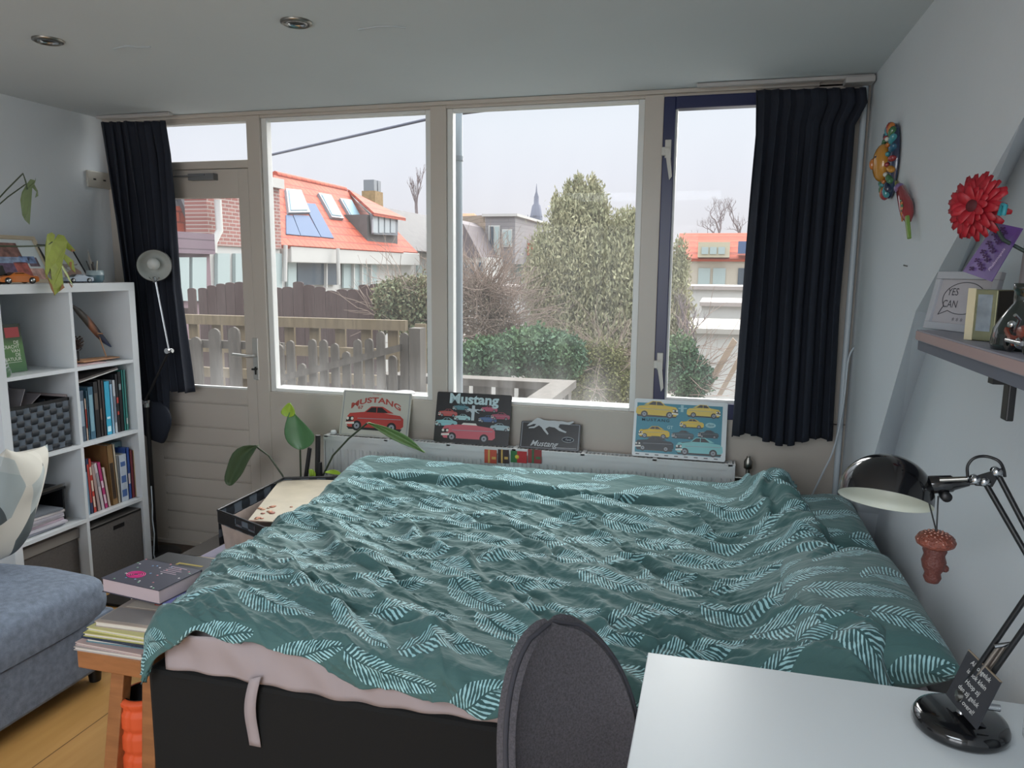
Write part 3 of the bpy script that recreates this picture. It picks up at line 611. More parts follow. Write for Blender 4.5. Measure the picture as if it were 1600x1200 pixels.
t = thing('olive_tree', 'tall bushy grey-green tree filling the right half of the middle window', 'tree', PZ(905, 700, GZ) if False else (PY(908, 600, 9).x, 9, GZ))
ell = [E(905, 420, 9, 78, 95), E(858, 450, 9, 42, 95), E(960, 450, 9, 60, 90), E(910, 520, 9, 85, 70), E(1020, 520, 9.3, 60, 70), E(905, 340, 9, 45, 45), E(925, 325, 9, 22, 42), E(903, 300, 9, 9, 28), E(868, 330, 9, 6, 30), E(888, 310, 9, 6, 28), E(925, 300, 9, 6, 24), E(842, 395, 9, 7, 26), E(945, 350, 9, 8, 34), E(988, 360, 9, 7, 30), E(965, 375, 9, 7, 28), E(975, 370, 9, 25, 40), E(1045, 480, 9.3, 35, 60), E(1062, 420, 9.3, 14, 45), E(880, 590, 9, 60, 35), E(980, 590, 9, 60, 40)]
v, f = leaves(ell, 110000, .021, 2.6, 1.0, .12); leafobj('crown', v, f, M_olive, t)
b = MB(); q = Vector((PY(908, 600, 9).x, 9, GZ)); b.tube([q, q+Vector((.05, 0, 1.6)), q+Vector((-.03, 0, 3.0)), q+Vector((.05, 0, 4.3))], [.13, .11, .08, .03], 8)
for k in range(12): branchy(b, q+Vector((0, 0, 1.8+k*.15)), Vector((random.uniform(-1, 1), random.uniform(-.6, .6), .6)).normalized(), .55, .03, 2, .4)
b.build('trunk', M_bark, t)
def bush(name, lb, ell, n, size, m, tw=0, loc=None, twm=None):
    t = thing(name, lb, 'bush', loc or (ell[0][0].x, ell[0][0].y, GZ)); v, f = leaves(ell, n, size, 1.3, .3, .35); leafobj('foliage', v, f, m, t)
    if tw:
        b = MB()
        for k in range(tw):
            e = random.choice(ell); a = random.uniform(0, 6.28); c = e[0]+Vector((math.cos(a)*e[1][0]*random.random(), random.uniform(-1, 1)*e[1][1]*.6, random.uniform(-.8, .6)*e[1][2]))
            branchy(b, c, Vector((random.uniform(-1, 1), random.uniform(-.4, .4), random.uniform(-.2, 1))).normalized(), .42, .005, 1, .8)
        b.build('stems', twm or M_dry, t)
bush('ivy_bush', 'ivy bush with brown tinges beside the brown fence', [E(630, 470, 7.5, 48, 38), E(665, 490, 7.5, 45, 60), E(610, 500, 7.5, 25, 25), E(655, 550, 7.3, 35, 50)], 30000, .030, M_ivy2, 60)
bush('bramble_bush', 'bare brown bramble thicket behind the terrace railing', [E(745, 500, 8, 48, 50), E(785, 510, 8, 30, 36), E(750, 455, 8, 30, 22)], 5000, .02, foliage('dry brown leaves', 'b09c8e', 'a08a78', '8f9078'), 420)
bush('ivy_bush', 'dark green ivy mound behind the terrace railing', [E(770, 560, 7, 60, 32), E(830, 550, 7.2, 55, 38), E(870, 560, 7.5, 45, 40), E(720, 570, 6.8, 40, 30)], 36000, .030, M_ivy)
bush('low_shrub', 'pale yellow-green shrub at the foot of the grey-green tree', [E(880, 600, 7.8, 55, 30), E(960, 600, 8, 50, 35), E(940, 560, 8, 40, 30)], 20000, .022, foliage('yellow green leaves', '94955f', 'a9a47a', '7a8058'), 90)
bush('ivy_bush', 'dark shrub low in the right casement with brown branches', [E(1075, 590, 8, 35, 35), E(1062, 560, 8, 25, 35)], 12000, .027, M_ivy, 50)
def bare(lb, px, py0, py1, Y, sp, depth=5, r=.09):
    a = PY(px, py0, Y); c = PY(px, py1, Y); H = c.z-a.z; t = thing('bare_tree', lb, 'tree', (a.x, Y, GZ), 'bare winter trees'); b = MB()
    b.tube([(a.x, Y, GZ), a], [r*1.6, r], 6, False); branchy(b, a, Vector((0, 0, 1)), H*.42, r, depth, sp, .15, 2); b.build('branches', M_bare, t)
bare('slim bare tree above the slate roof', 652, 350, 275, 34, .35)
bare('wide bare tree behind the orange roofs in the casement', 1118, 392, 322, 40, .95, 7)
bare('bare tree partly behind the right curtain', 1150, 392, 326, 38, .9, 6)
bare('small brown garden tree in front of the white wall in the casement', 1085, 590, 470, 9, .8, 6, .035)
t = thing('timber_ladder', 'pale timber plank leaning diagonally low in the casement', 'plank', PY(1100, 600, 8))
MB().prism([PY(1096, 612, 8), PY(1106, 614, 8), PY(1152, 535, 8), PY(1145, 528, 8)], (0, .06, 0)).build('stile', mat('pale plank', 'c3ab93', .8), t)
MB().prism([PY(1120, 618, 8.4), PY(1128, 618, 8.4), PY(1160, 560, 8.4), PY(1154, 556, 8.4)], (0, .06, 0)).build('stile', mat('pale plank', 'c3ab93', .8), t)
ALB = 1.0
# ================================================= BED
bedx0, bedy0, bedy1 = -1.468, 1.60, 3.20
t = thing('box_spring_bed', 'double box spring bed in black cloth with pale pink sheet under the radiator', 'bed', (-.4, 2.4, 0))
MB().box(bedx0, XR-.01, bedy0, bedy1, .05, .45).build('base', M_dark, t, bevel=.015)
MB().box(bedx0+.065, XR-.015, bedy0+.015, bedy1-.01, .45, .572).build('mattress', M_sheet, t, bevel=.03)
for x, y in ((-1.3, 1.7), (.4, 1.7), (-1.3, 3.1), (.4, 3.1)): MB().box(x-.04, x+.04, y-.04, y+.04, 0, .05).build('foot', M_black, t)
def sheet(u, v):
    x = bedx0+.062+(XR-.07-bedx0)*u; z = .452+.12*v
    wr = .006*math.sin(x*23+2*math.sin(x*7)+v*4)*(.3+v)+.004*math.sin(x*51+v*2)
    return (x, bedy0+.002+.008*(1-v)+wr-.004, z + (.004*math.sin(x*9) if v < .05 else 0))
MB().grid(sheet, 160, 10).build('sheet_edge', M_sheet, t, solid=.003)
a = PY(402, 1076, bedy0-.006)
MB().grid(lambda u, v: (a.x-.017+.034*u-.012*v-.012*math.sin(v*3), bedy0-.012-.006*math.sin(v*5), .475-.195*v+.012*u*(1-v)), 2, 14).build('sheet_strap', M_sheet, t, solid=.003, label='pale pink strap hanging from the sheet')
# --- duvet
def duvet():
    nu, nv = 560, 470
    bf = 1.612                                   # where the cloth turns down at the front and at the left
    # right hand boundary measured along the rumpled hem
    rb = [PZ(x, y, .72) for x, y in ((1222, 752), (1262, 800), (1300, 858), (1330, 915), (1352, 965), (1372, 1010), (1392, 1060))]
    ry = [q.y for q in rb][::-1]; rx = [q.x for q in rb][::-1]
    back = [(-1.62, 2.9), (-1.46, 3.22), (-1.1, 3.23), (.38, 3.20)]
    a = np.linspace(0, 1, nu+1); bb = np.linspace(0, 1, nv+1); A, B = np.meshgrid(a, bb)
    hang = np.interp(A, [0, .05, .14, .22, .30, .36, .45, .6, .8, 1], [.10, .07, .010, .0, .02, .05, .06, .05, .04, .04])
    hang = hang-.014+.007*np.sin(A*37)+.005*np.sin(A*71+1)
    Y0 = bf-.045*1.57-hang+.10*0
    Y = Y0+(3.215-Y0)*B
    xr = np.interp(Y, ry, rx)+.03+.012*np.sin(Y*23)+.01*np.sin(Y*51)
    left = np.interp(Y, [1.3, 1.7, 2.1, 2.6, 3.0, 3.22], [.20, .21, .22, .225, .17, .02])+.012*np.sin(Y*13)
    xl = np.interp(Y, [1.3, 1.5, 2.0, 2.5, 3.0, 3.25], [-1.29, -1.31, -1.44, -1.51, -1.52, -1.50])
    X0 = xl-left
    X = X0+(xr-X0)*A
    # folds: domain-warped ridges running from back-left to front-right
    wx = X+.20*(N2(X*1.6+5, Y*1.6)-.5)+.02*(N1(X*7, Y*7)-.5); wy = Y+.20*(N3(X*1.6, Y*1.6+9)-.5)+.02*(N2(X*7+3, Y*7)-.5)
    def ridge(n, ang, sl, sc, p, sh=0):
        c, s_ = math.cos(ang), math.sin(ang); uu = wx*c+wy*s_; vv = -wx*s_+wy*c
        return (1-np.abs(2*n(uu*sl+sh, vv*sc+sh*1.7)-1))**p
    h = .034*(ridge(N1, -.55, .8, 4.2, 4)-.2) + .019*(ridge(N2, -.72, 1.0, 8, 5, 7)-.15) + .012*(ridge(N3, -.35, 1.4, 15, 4, 3)-.15) + .006*(ridge(N1, .25, 2.2, 12, 4, 11)-.15)
    for _ in range(2):
        for ax_ in (0, 1): hp = np.pad(h, ((4, 4), (0, 0)) if ax_ == 0 else ((0, 0), (4, 4)), 'edge'); h = sum(np.roll(hp, -q, ax_) for q in range(9))[(slice(0, h.shape[0]), slice(0, h.shape[1]))]/9
    h = h*1.15
    h += .0085*(ridge(N2, -.6, 3, 28, 3, 5)-.3) + .0065*(ridge(N3, -.3, 4, 46, 2.5, 15)-.3) + .003*(ridge(N1, .9, 9, 40, 2, 25)-.3) + .0022*(N1(wx*60, wy*90)-.5)
    h += .03*(N2(X*1.7, Y*1.7+4)-.5)
    # gentler near the far side, where the duvet lies smooth and puffed
    k = np.clip((Y-2.86)/.12, 0, 1); k = k*k*(3-2*k)
    h = h*(1-.75*k)
    # long crease where the puffed far part starts, and two deep valleys
    def line(x0, y0, x1, y1, w, d, s_=1.):
        dx, dy = x1-x0, y1-y0; L = math.hypot(dx, dy); uu = ((X-x0)*dx+(Y-y0)*dy)/L/L; vv = ((X-x0)*-dy+(Y-y0)*dx)/L+.018*np.sin(uu*9+x0*7)+.01*np.sin(uu*23)
        m = np.clip(uu*6, 0, 1)*np.clip((1-uu)*6, 0, 1); return d*m*(np.exp(-(vv/w)**2)-.75*s_*np.exp(-((vv-1.5*w)/w)**2))
    P = lambda x, y: PZ(x, y, .62)
    for q0, q1, w, d in (((540, 748), (1120, 800), .018, -.020), ((620, 800), (760, 900), .022, .024), ((760, 900), (900, 960), .020, .026), ((900, 960), (1100, 1010), .02, .022), ((700, 790), (900, 880), .018, .02),
                         ((950, 860), (1250, 1010), .024, .026), ((1060, 800), (1290, 900), .02, .022), ((480, 820), (640, 930), .02, .022), ((420, 880), (560, 990), .022, .02), ((860, 790), (1080, 900), .018, .018),
                         ((1130, 950), (1330, 1050), .022, .024), ((600, 960), (820, 1010), .02, .018), ((1000, 1040), (1200, 1030), .02, .02), ((1150, 760), (1220, 850), .02, .024)):
        a0, a1 = P(*q0), P(*q1); h = h + line(a0.x, a0.y, a1.x, a1.y, w, d)
    # rumpled roll along the pillow side
    er = (xr-X); roll = np.exp(-((er-.065-.02*np.sin(Y*9))/.06)**2)*(.042+.022*N3(Y*8, Y*0+2)+.010*np.sin(Y*31+N1(X*9, Y*9)*5)*.5)*np.clip((3.2-Y)/.2, .15, 1)
    h = h+roll - .05*np.clip(1-er/.03, 0, 1)
    h = np.maximum(h, -.020)
    pk = np.clip((X-.06)/.22, 0, 1); pk = pk*pk*(3-2*pk)*np.clip((Y-1.62)/.1, 0, 1)*(1-.5*np.clip((Y-3.0)/.15, 0, 1))
    top = .095*pk+.60+.075*np.clip((Y-2.7)/.4, 0, 1) + .012*np.clip((-.9-X)/.4, 0, 1)*np.clip((2.4-Y), 0, 1)
    top = top + .035*np.exp(-((X+1.15)/.3)**2-((Y-1.72)/.25)**2)
    top = top - .10*np.clip((Y-3.13)/.085, 0, 1)**2
    sc = 1.0
    # wrap over front and left edges
    def wrap(d, r):
        d = np.maximum(d, 0); th = np.minimum(d/r, math.pi/2); ex = np.maximum(d-r*math.pi/2, 0)
        return r*np.sin(th)+.02*np.sin(np.minimum(ex*14, 3.1))+0*ex, r*(1-np.cos(th))+ex
    of, df = wrap(bf-Y, .045); ol, dl = wrap(xl-X, .13)
    ph = np.where(df > 0, .012*np.sin(X*11+2*N1(X*4, Y*0))*np.minimum(df/.1, 1), 0)
    XX = np.where(X < xl, xl-ol, X); YY = np.where(Y < bf, bf-of-ph, Y)
    n_f = np.clip(df/.045, 0, 1); n_l = np.clip(dl/.2, 0, 1)
    drop = np.maximum(df, dl)+.35*np.minimum(df, dl)
    ZZ = top+h*(1-n_f)*(1-.3*n_l)-drop
    YY = YY-h*n_f*.8; XX = XX-h*n_l*.5
    XX = XX-.02*np.clip(drop-.05, 0, 1)*0
    vs = np.stack([XX, YY, ZZ], -1).reshape(-1, 3)
    i = np.arange(nu)[None, :]+np.arange(nv)[:, None]*(nu+1); fs = np.stack([i, i+1, i+nu+2, i+nu+1], -1).reshape(-1, 4)
    me = bpy.data.meshes.new('duvet'); org = np.array([-.5, 2.4, .58]); me.from_pydata((vs-org).tolist(), [], fs.tolist())
    uvl = me.uv_layers.new(name='UVMap'); uvv = np.stack([X+3, Y+1+0*h], -1).reshape(-1, 2)
    uvl.data.foreach_set('uv', uvv[fs.reshape(-1)].reshape(-1)); me.polygons.foreach_set('use_smooth', [True]*len(me.polygons)); me.materials.append(M_leaf)
    o = put(bpy.data.objects.new('duvet', me), None, org); md = o.modifiers.new('s', 'SOLIDIFY'); md.thickness = .012; md.offset = -1
    tag(o, 'crumpled teal duvet with pale feather print spread over the bed', 'duvet')
duvet()
def pillow(lb, c, sx, sy, h, rz, rx, ry, uvo):
    n = 60; vs = []; uv = []; fs = []
    R = Matrix.Translation(c) @ Matrix.Rotation(rz, 4, 'Z') @ Matrix.Rotation(ry, 4, 'Y') @ Matrix.Rotation(rx, 4, 'X')
    ns = Noise(int(uvo*10)+40)
    for s_ in (1, -1):
        for j in range(n+1):
            for i in range(n+1):
                a, b_ = 2*i/n-1, 2*j/n-1
                pinch = 1-.07*(1-abs(b_)**2)*abs(a)**6*1.0; pinch2 = 1-.07*(1-abs(a)**2)*abs(b_)**6
                e = max(0, (1-abs(a)**3))**.55*max(0, (1-abs(b_)**3))**.55
                w = (float(ns(np.array(a*3+9), np.array(b_*3+9)))-.5)*.16+(float(ns(np.array(a*9+9), np.array(b_*7+9)))-.5)*.05
                vs.append(R @ Vector((a*sx/2*pinch, b_*sy/2*pinch2, s_*h/2*e*(1+w))))
                uv.append((uvo+a*sx/2+3, uvo*.7+b_*sy/2+3))
    m = (n+1)**2
    for s_ in (0, 1):
        for j in range(n):
            for i in range(n):
                q = [s_*m+j*(n+1)+i, s_*m+j*(n+1)+i+1, s_*m+(j+1)*(n+1)+i+1, s_*m+(j+1)*(n+1)+i]; fs.append(q if s_ == 0 else q[::-1])
    me = bpy.data.meshes.new('pillow'); me.from_pydata([tuple(v-c) for v in vs], [], fs); l = me.uv_layers.new(name='UVMap')
    l.data.foreach_set('uv', [x for f_ in fs for k in f_ for x in uv[k]]); me.polygons.foreach_set('use_smooth', [True]*len(fs)); me.materials.append(M_leaf)
    tag(put(bpy.data.objects.new('pillow', me), None, c), lb, 'pillow', 'feather print pillows')
pillow('far teal feather print pillow against the wall, nearer the radiator', Vector((.39, 2.80, .625)), .33, .64, .17, 0, 0, -.10, 1.3)
pillow('near teal feather print pillow against the wall, beside the desk', Vector((.375, 2.03, .665)), .35, .72, .20, 0, -.03, -.16, 2.6)
# ================================================= DESK AND CHAIR
t = thing('desk', 'white desk top at the lower right against the recessed wall', 'desk', (.26, .8, 0))
MB().box(-.105, XN-.005, -.08, 1.517, .715, .74).build('desk_top', mat('white desk laminate', 'd3d8da', .35), t, bevel=.002)
for x, y in ((-.06, 1.46), (.58, 1.46), (-.06, -.03), (.58, -.03)): MB().box(x-.02, x+.02, y-.02, y+.02, 0, .715).build('leg', M_white, t)
M_grey = mat('charcoal felt upholstery', '4a474b', .95, noise=.3, nscale=260, bump=.3, bscale=500)
cc = Vector((-.228, 1.25, 0)); ct = thing('upholstered_chair', 'charcoal felt chair with rounded tall back in front of the bed', 'chair', cc)
CR = Matrix.Translation(cc) @ Matrix.Rotation(math.radians(-42), 4, 'Z')      # local +x is the direction the chair faces
def shell(u, v):
    # u: across, v: bottom to top of the backrest
    z = .42+.475*v; w = .155*math.sqrt(max(0, 1-max(0, (v-.38)/.62)**2.5))**1.0*(1-.10*(1-v)**2)
    s_ = 2*u-1; y = w*math.sin(s_*1.35)/math.sin(1.35); x = .045*(1-math.cos(s_*1.35))*(w/.155)**1.5-.16*v*0-.115*v+.06
    return CR @ Vector((x, y, z))
b = MB().grid(shell, 40, 50); sh = b.build('backrest', M_grey, ct, solid=.034); md = sh.modifiers.new('u', 'SUBSURF'); md.levels = md.render_levels = 1
pts = [shell(0, v/30)+Vector((0, 0, 0)) for v in range(31)]+[shell(1, 1-v/30) for v in range(31)]
MB().tube([p for i, p in enumerate(pts) if i == 0 or (p-pts[i-1]).length > .001], .005, 8).build('piping', mat('piping', '37363c', .9), ct)
def seat(u, v):
    a, r = 2*math.pi*u, v; return CR @ Vector((.24+.24*r*math.cos(a), .235*r*math.sin(a), .44+.02*r**4-.03*max(0, r-.9)*10*.3))
MB().grid(seat, 40, 10).build('seat', M_grey, ct, solid=.05)
for sx in (.06, .42):
    for sy in (-.19, .19): MB().tube([CR @ Vector((.24+(sx-.24)*.6, sy*.6, .42)), CR @ Vector((sx, sy*1.1, 0))], [.014, .010], 10).build('leg', M_black, ct)
# ================================================= RADIATOR AND SIGNS
t = thing('radiator', 'long white panel radiator under the windows behind the bed', 'radiator', (-.9, D-.07, .15))
b = MB(); x = -1.85
b.box(-1.85, .105, D-.10, D-.085, .14, .70).box(-1.85, .105, D-.045, D-.03, .14, .70)
for k in range(48): xx = -1.83+k*.0405; b.prism([(xx, D-.10, .17), (xx+.006, D-.107, .18), (xx+.020, D-.107, .18), (xx+.026, D-.10, .17)], (0, 0, .48))
b.build('panel', mat('radiator enamel', 'c8c9c9', .35), t, bevel=.001)
b = MB().box(-1.852, .107, D-.11, D-.102, .695, .722).box(-1.852, .107, D-.034, D-.026, .695, .715)
for k in range(96): xx = -1.84+k*.0203; b.box(xx, xx+.008, D-.104, D-.03, .708, .713)
for k in range(7): xx = -1.85+k*.322; b.box(xx, xx+.018, D-.11, D-.028, .713, .72)
b.box(-1.856, -1.85, D-.108, D-.028, .14, .72).box(.105, .111, D-.108, D-.028, .14, .72)
b.build('top_grille', mat('radiator enamel', 'c8c9c9'), t)
for xx in (-1.6, -.1): MB().box(xx, xx+.03, D-.03, D, .3, .6).build('bracket', M_white, t)
b = MB().tube([(.111, D-.07, .655), (.15, D-.07, .655), (.165, D-.07, .67), (.165, D-.07, .70)], .009).lathe([(.013, 0), (.018, .004), (.018, .035), (.008, .05), (.008, .056), (0, .056)], 16, (.165, D-.07, .698))
b.build('valve', M_brass, t, label='nickel valve at the right end')
MB().lathe([(0, 0), (.012, 0), (.016, .008), (.012, .02), (0, .02)], 16, (-1.82, D-.07, .72)).build('vent_cap', M_white, t)
R1, W1, K1, G1, BL, YE, CY = (flat(h, .35) for h in ('b23a34', 'd8d4cc', '17181b', '8d9299', '3c5f86', 'd2b23c', '86b8bb'))
CARC = {}
def car(b, M, u, v, w, body, flip=1, conv=False, stripe=None, L=0, three=1):
    """small printed car, w wide, lower left u v; material slots body,glass,white,black,grey"""
    s = w; T = lambda p: [((u+w/2)+flip*(a-.5)*s, v+c*s) for a, c in p]
    pl(b.mi(3), M, T([(.02, .06), (.98, .06), (.95, .015), (.06, .015)]), .0006+L)
    pl(b.mi(body), M, T([(0, .12), (.02, .22), (.06, .27), (.30, .30), (.62, .30), (.93, .27), (.99, .22), (1, .10), (.95, .06), (.05, .05)]), .0008+L)
    if conv:
        pl(b.mi(2), M, T([(.36, .30), (.66, .30), (.63, .335), (.40, .335)]), .001+L); pl(b.mi(3), M, T([(.34, .30), (.38, .37), (.395, .37), (.37, .30)]), .001+L)
    else:
        pl(b.mi(body), M, T([(.30, .29), (.42, .395), (.62, .40), (.82, .30)]), .001+L); pl(b.mi(1), M, T([(.335, .30), (.43, .38), (.515, .385), (.515, .30)]), .0012+L); pl(b.mi(1), M, T([(.53, .30), (.53, .385), (.61, .385), (.72, .305)]), .0012+L)
    for c in (.20, .80):
        q = T([(c, .075)])[0]; disc(b.mi(3), M, q[0], q[1], .082*s, .0012+L, 18); disc(b.mi(4), M, q[0], q[1], .048*s, .0014+L, 14); disc(b.mi(3), M, q[0], q[1], .015*s, .0016+L, 8)
    pl(b.mi(3), M, T([(.005, .20), (.13, .225), (.13, .15), (.005, .13)]), .0012+L)
    pl(b.mi(2), M, T([(.0, .125), (.15, .135), (.15, .10), (0, .09)]), .0014+L)
    for c in (.03, .11): q = T([(c, .185)])[0]; disc(b.mi(2), M, q[0], q[1], .024*s, .0016+L, 12)
    pl(b.mi(4), M, T([(.2, .20), (.95, .215), (.95, .205), (.2, .19)]), .0012+L)
    if stripe is not None: pl(b.mi(stripe), M, T([(.1, .272), (.28, .296), (.34, .296), (.14, .262)]), .0016+L)
def sign(nm, lb, bl, br, tl, bc, y0=D-.075, y1=D-.012, bd=None, zb=None):
    o_ = PY(*bl, y0); r_ = PY(*br, y0); t_ = PY(*tl, y1); w = (r_-o_).length; o_.z = .722 if zb is None else zb
    M = frame_from(o_, (r_.x-o_.x, 0, 0), t_-o_); h = (t_-o_).length
    t = thing(nm, lb, 'sign', o_, 'car signs on the radiator')
    b = MB(); r = .008; pts = []
    for cx, cy, a0 in ((w-r, r, -90), (w-r, h-r, 0), (r, h-r, 90), (r, r, 180)):
        for k in range(5): a = math.radians(a0+k*22.5); pts.append((cx+r*math.cos(a), cy+r*math.sin(a)))
    b.prism([M @ Vector((p, q, -.003)) for p, q in pts], M.to_3x3() @ Vector((0, 0, .003)))
    b.build('plate', bc, t); return t, M, w, h
t, M, w, h = sign('metal_sign', 'cream metal car sign with red coupe, leftmost on the radiator', (529.5, 683), (637, 689), (543, 610), mat('cream sign enamel', 'b9b8ae', .35))
b = MB(); car(b, M, w*.08, h*.12, w*.84, 0); b.build('printed_car', [R1, K1, W1, K1, G1], t)
b = MB(); text(b, 'MUSTANG', w*.5, h*.76, h*.165, M, .001, .03, sx=1.55, warp=lambda a, c: (a, c-.75*a*a/w)); text(b, "'67", w*.27, h*.60, h*.10, M, .001, .03, sx=1.2); text(b, 'The Legend', w*.5, h*.93, h*.045, M, .001)
b.build('lettering', flat('a8453c'), t)
b = MB(); pl(b, M, [(w*.02, h*.02), (w*.98, h*.02), (w*.98, h*.03), (w*.02, h*.03)], .0008); pl(b, M, [(w*.02, h*.97), (w*.98, h*.97), (w*.98, h*.98), (w*.02, h*.98)], .0008); pl(b, M, [(w*.02, h*.02), (w*.03, h*.02), (w*.03, h*.98), (w*.02, h*.98)], .0008); pl(b, M, [(w*.97, h*.02), (w*.98, h*.02), (w*.98, h*.98), (w*.97, h*.98)], .0008)
b.build('printed_border', G1, t)
def pony(b, M, u, v, s, w_=.0012):
    P_ = [(0, .42), (.04, .50), (.10, .56), (.16, .66), (.22, .72), (.28, .70), (.34, .66), (.46, .64), (.58, .66), (.66, .64), (.74, .66), (.86, .62), (.98, .68), (1, .64), (.9, .54), (.76, .56), (.70, .54), (.68, .44), (.76, .36), (.86, .30), (.84, .26), (.70, .32), (.60, .42), (.48, .44), (.40, .36), (.48, .20), (.46, .16), (.38, .28), (.32, .40), (.26, .46), (.16, .36), (.04, .34), (.05, .38), (.16, .42), (.20, .50), (.14, .50), (.06, .44)]
    return pl(b, M, [(u+a*s, v+c*s*.62) for a, c in P_], w_)
t, M, w, h = sign('metal_sign', 'black square metal sign with pink convertible among small cars', (677, 691), (794, 699), (688, 612), mat('black sign enamel', '17191d', .3))
b = MB(); text(b, 'Mustang', w*.5, h*.79, h*.27, M, .001, .035, sx=1.13); b.build('lettering', flat('b9d0d4'), t)
b = MB(); car(b, M, w*.10, h*.03, w*.72, 0, conv=True, L=.0008); b.build('printed_car', [flat('c25a66', .4), K1, W1, K1, G1], t)
for u, v, s, c, fl in ((.03, .50, .26, 'b5524e', 1), (.22, .64, .22, '4c7f8a', 1), (.60, .64, .22, 'b3506a', 1), (.74, .50, .25, 'a3475e', 1), (.25, .44, .22, '9fc4c6', 1), (.58, .43, .24, '44618c', 1), (.0, .30, .30, '86bcc0', 1), (.74, .28, .26, '9db4ba', -1)):
    b = MB(); car(b, M, w*u+.002, h*v, w*s, 0, fl); b.build('printed_car', [flat(c, .4), K1, W1, K1, G1], t)
b = MB(); pl(b, M, [(w*.485, h*.46), (w*.525, h*.46), (w*.525, h*.76), (w*.485, h*.76)], .0009); pony(b, M, w*.40, h*.55, w*.22); b.build('printed_emblem', flat('b7c2c8'), t)
t, M, w, h = sign('metal_sign', 'small black metal sign with running silver horse', (811, 700), (905, 707), (820, 658), mat('black sign enamel', '17191d'), y1=D-.035)
b = MB(); pony(b, M, w*.10, h*.36, w*.78); b.build('printed_horse', flat('b9bdc0'), t)
b = MB(); text(b, 'Mustang', w*.40, h*.10, h*.30, M, .001, .012, shear=.45, sx=1.0); pl(b, M, [(w*.62, h*.07), (w*.95, h*.085), (w*.95, h*.10), (w*.62, h*.09)], .001)
disc(b, M, w*.80, h*.40, w*.10, .0009, 24, w*.045); b.build('lettering', flat('b9bdc0'), t)
b = MB(); disc(b, M, w*.80, h*.40, w*.093, .0011, 24, w*.038); b.build('oval_badge', flat('262c38'), t); b = MB(); text(b, 'Ford', w*.80, h*.365, h*.11, M, .0014, .01, shear=.4); b.build('lettering', flat('b9bdc0'), t)
b = MB()
for a0, a1, c0, c1 in ((.02, .98, .03, .045), (.02, .98, .955, .97), (.02, .03, .03, .97), (.97, .98, .03, .97)): pl(b, M, [(w*a0, h*c0), (w*a1, h*c0), (w*a1, h*c1), (w*a0, h*c1)], .0008)
b.build('printed_border', G1, t)
t, M, w, h = sign('metal_sign', 'large white-edged teal metal sign with yellow cars, rightmost on the radiator', (987, 713), (1133, 722), (992, 622), mat('white sign enamel', 'cfd6d8', .35))
b = MB(); pl(b, M, [(w*.03, h*.07), (w*.95, h*.07), (w*.95, h*.93), (w*.03, h*.93)], .0004); b.build('printed_field', flat('2f8296', .4), t)
for u, v, s, c, fl, st in ((.02, .68, .46, 'd4b544', -1, None), (.57, .72, .36, 'd8bd55', -1, None), (.50, .53, .26, 'd6b73e', 1, 3), (.06, .32, .34, 'd9b32a', 1, 3), (.42, .34, .24, '3c5058', 1, None), (.70, .38, .22, '22343c', 1, 2), (.03, .10, .42, '2c3238', 1, None), (.47, .07, .50, '7fc0c2', 1, 3)):
    b = MB(); car(b, M, w*u, h*v, w*s, 0, fl, stripe=st, L=.0004); b.build('printed_car', [flat(c, .4), K1, W1, K1, G1], t)
b = MB(); text(b, 'MUSTANG', w*.24, h*.615, h*.065, M, .001, .02, sx=1.3, space=1.3); b.build('lettering', flat('1d3a46'), t)
b = MB(); disc(b, M, w*.83, h*.60, w*.055, .001, 20, w*.028); b.build('oval_badge', flat('9fc6cc'), t); b = MB(); text(b, 'GT', w*.40, h*.50, h*.075, M, .001, .03); b.build('lettering', flat('9fc6cc'), t); b = MB(); pl(b, M, [(w*.505, h*.80), (w*.535, h*.80), (w*.535, h*.92), (w*.505, h*.92)], .001); pl(b, M, [(w*.48, h*.85), (w*.57, h*.86), (w*.57, h*.875), (w*.48, h*.87)], .0011); b.build('printed_emblem', flat('9fc6cc'), t)
b = MB(); text(b, 'Ford', w*.83, h*.588, h*.05, M, .0014, .01, shear=.4); b.build('lettering', flat('2f6f82'), t)
b = MB()
for k in range(9): pl(b, M, [(w*(.04+k*.105), h*.03), (w*(.04+k*.105+.04), h*.03), (w*(.04+k*.105+.042), h*.045), (w*(.04+k*.105), h*.045)], .0008)
b.build('printed_dashes', K1, t)
for x0, x1, c, lb in ((757, 776, 'b9503c', 'red and orange striped sticker'), (778, 795, '3a2a2a', 'dark striped sticker'), (825, 846, '8e3a3a', 'dark red and green sticker')):
    a, c2 = PY(x0, 702, D-.112), PY(x1, 718, D-.112); t = thing('sticker', lb+' on the radiator front', 'sticker', a, 'stickers on the radiator front')
    MB().box(a.x, c2.x, D-.113, D-.111, c2.z-.02, a.z).build('base', flat(c), t); MB().box(a.x+(c2.x-a.x)*.3, a.x+(c2.x-a.x)*.45, D-.1138, D-.113, c2.z-.02, a.z).box(a.x+(c2.x-a.x)*.6, c2.x-.004, D-.1138, D-.113, c2.z, c2.z+.012).build('print', flat('c9a45a' if x0 < 800 else '3d6a48'), t)
a, c2 = PY(798, 704, D-.112), PY(823, 724, D-.112); t = thing('sticker', 'green and red flag sticker on the radiator front', 'sticker', a, 'stickers on the radiator front')
MB().box(a.x, a.x+.4*(c2.x-a.x), D-.113, D-.111, c2.z, a.z).build('green_field', flat('2f6b3a'), t); MB().box(a.x+.4*(c2.x-a.x), c2.x, D-.113, D-.111, c2.z, a.z).build('red_field', flat('b02c30'), t)
MB().lathe([(0, .0), (.010, .0), (.010, .001), (0, .001)], 16, (a.x+.4*(c2.x-a.x), D-.113, (a.z+c2.z)/2), (0, -1, 0)).build('emblem', flat('d9c34a'), t)
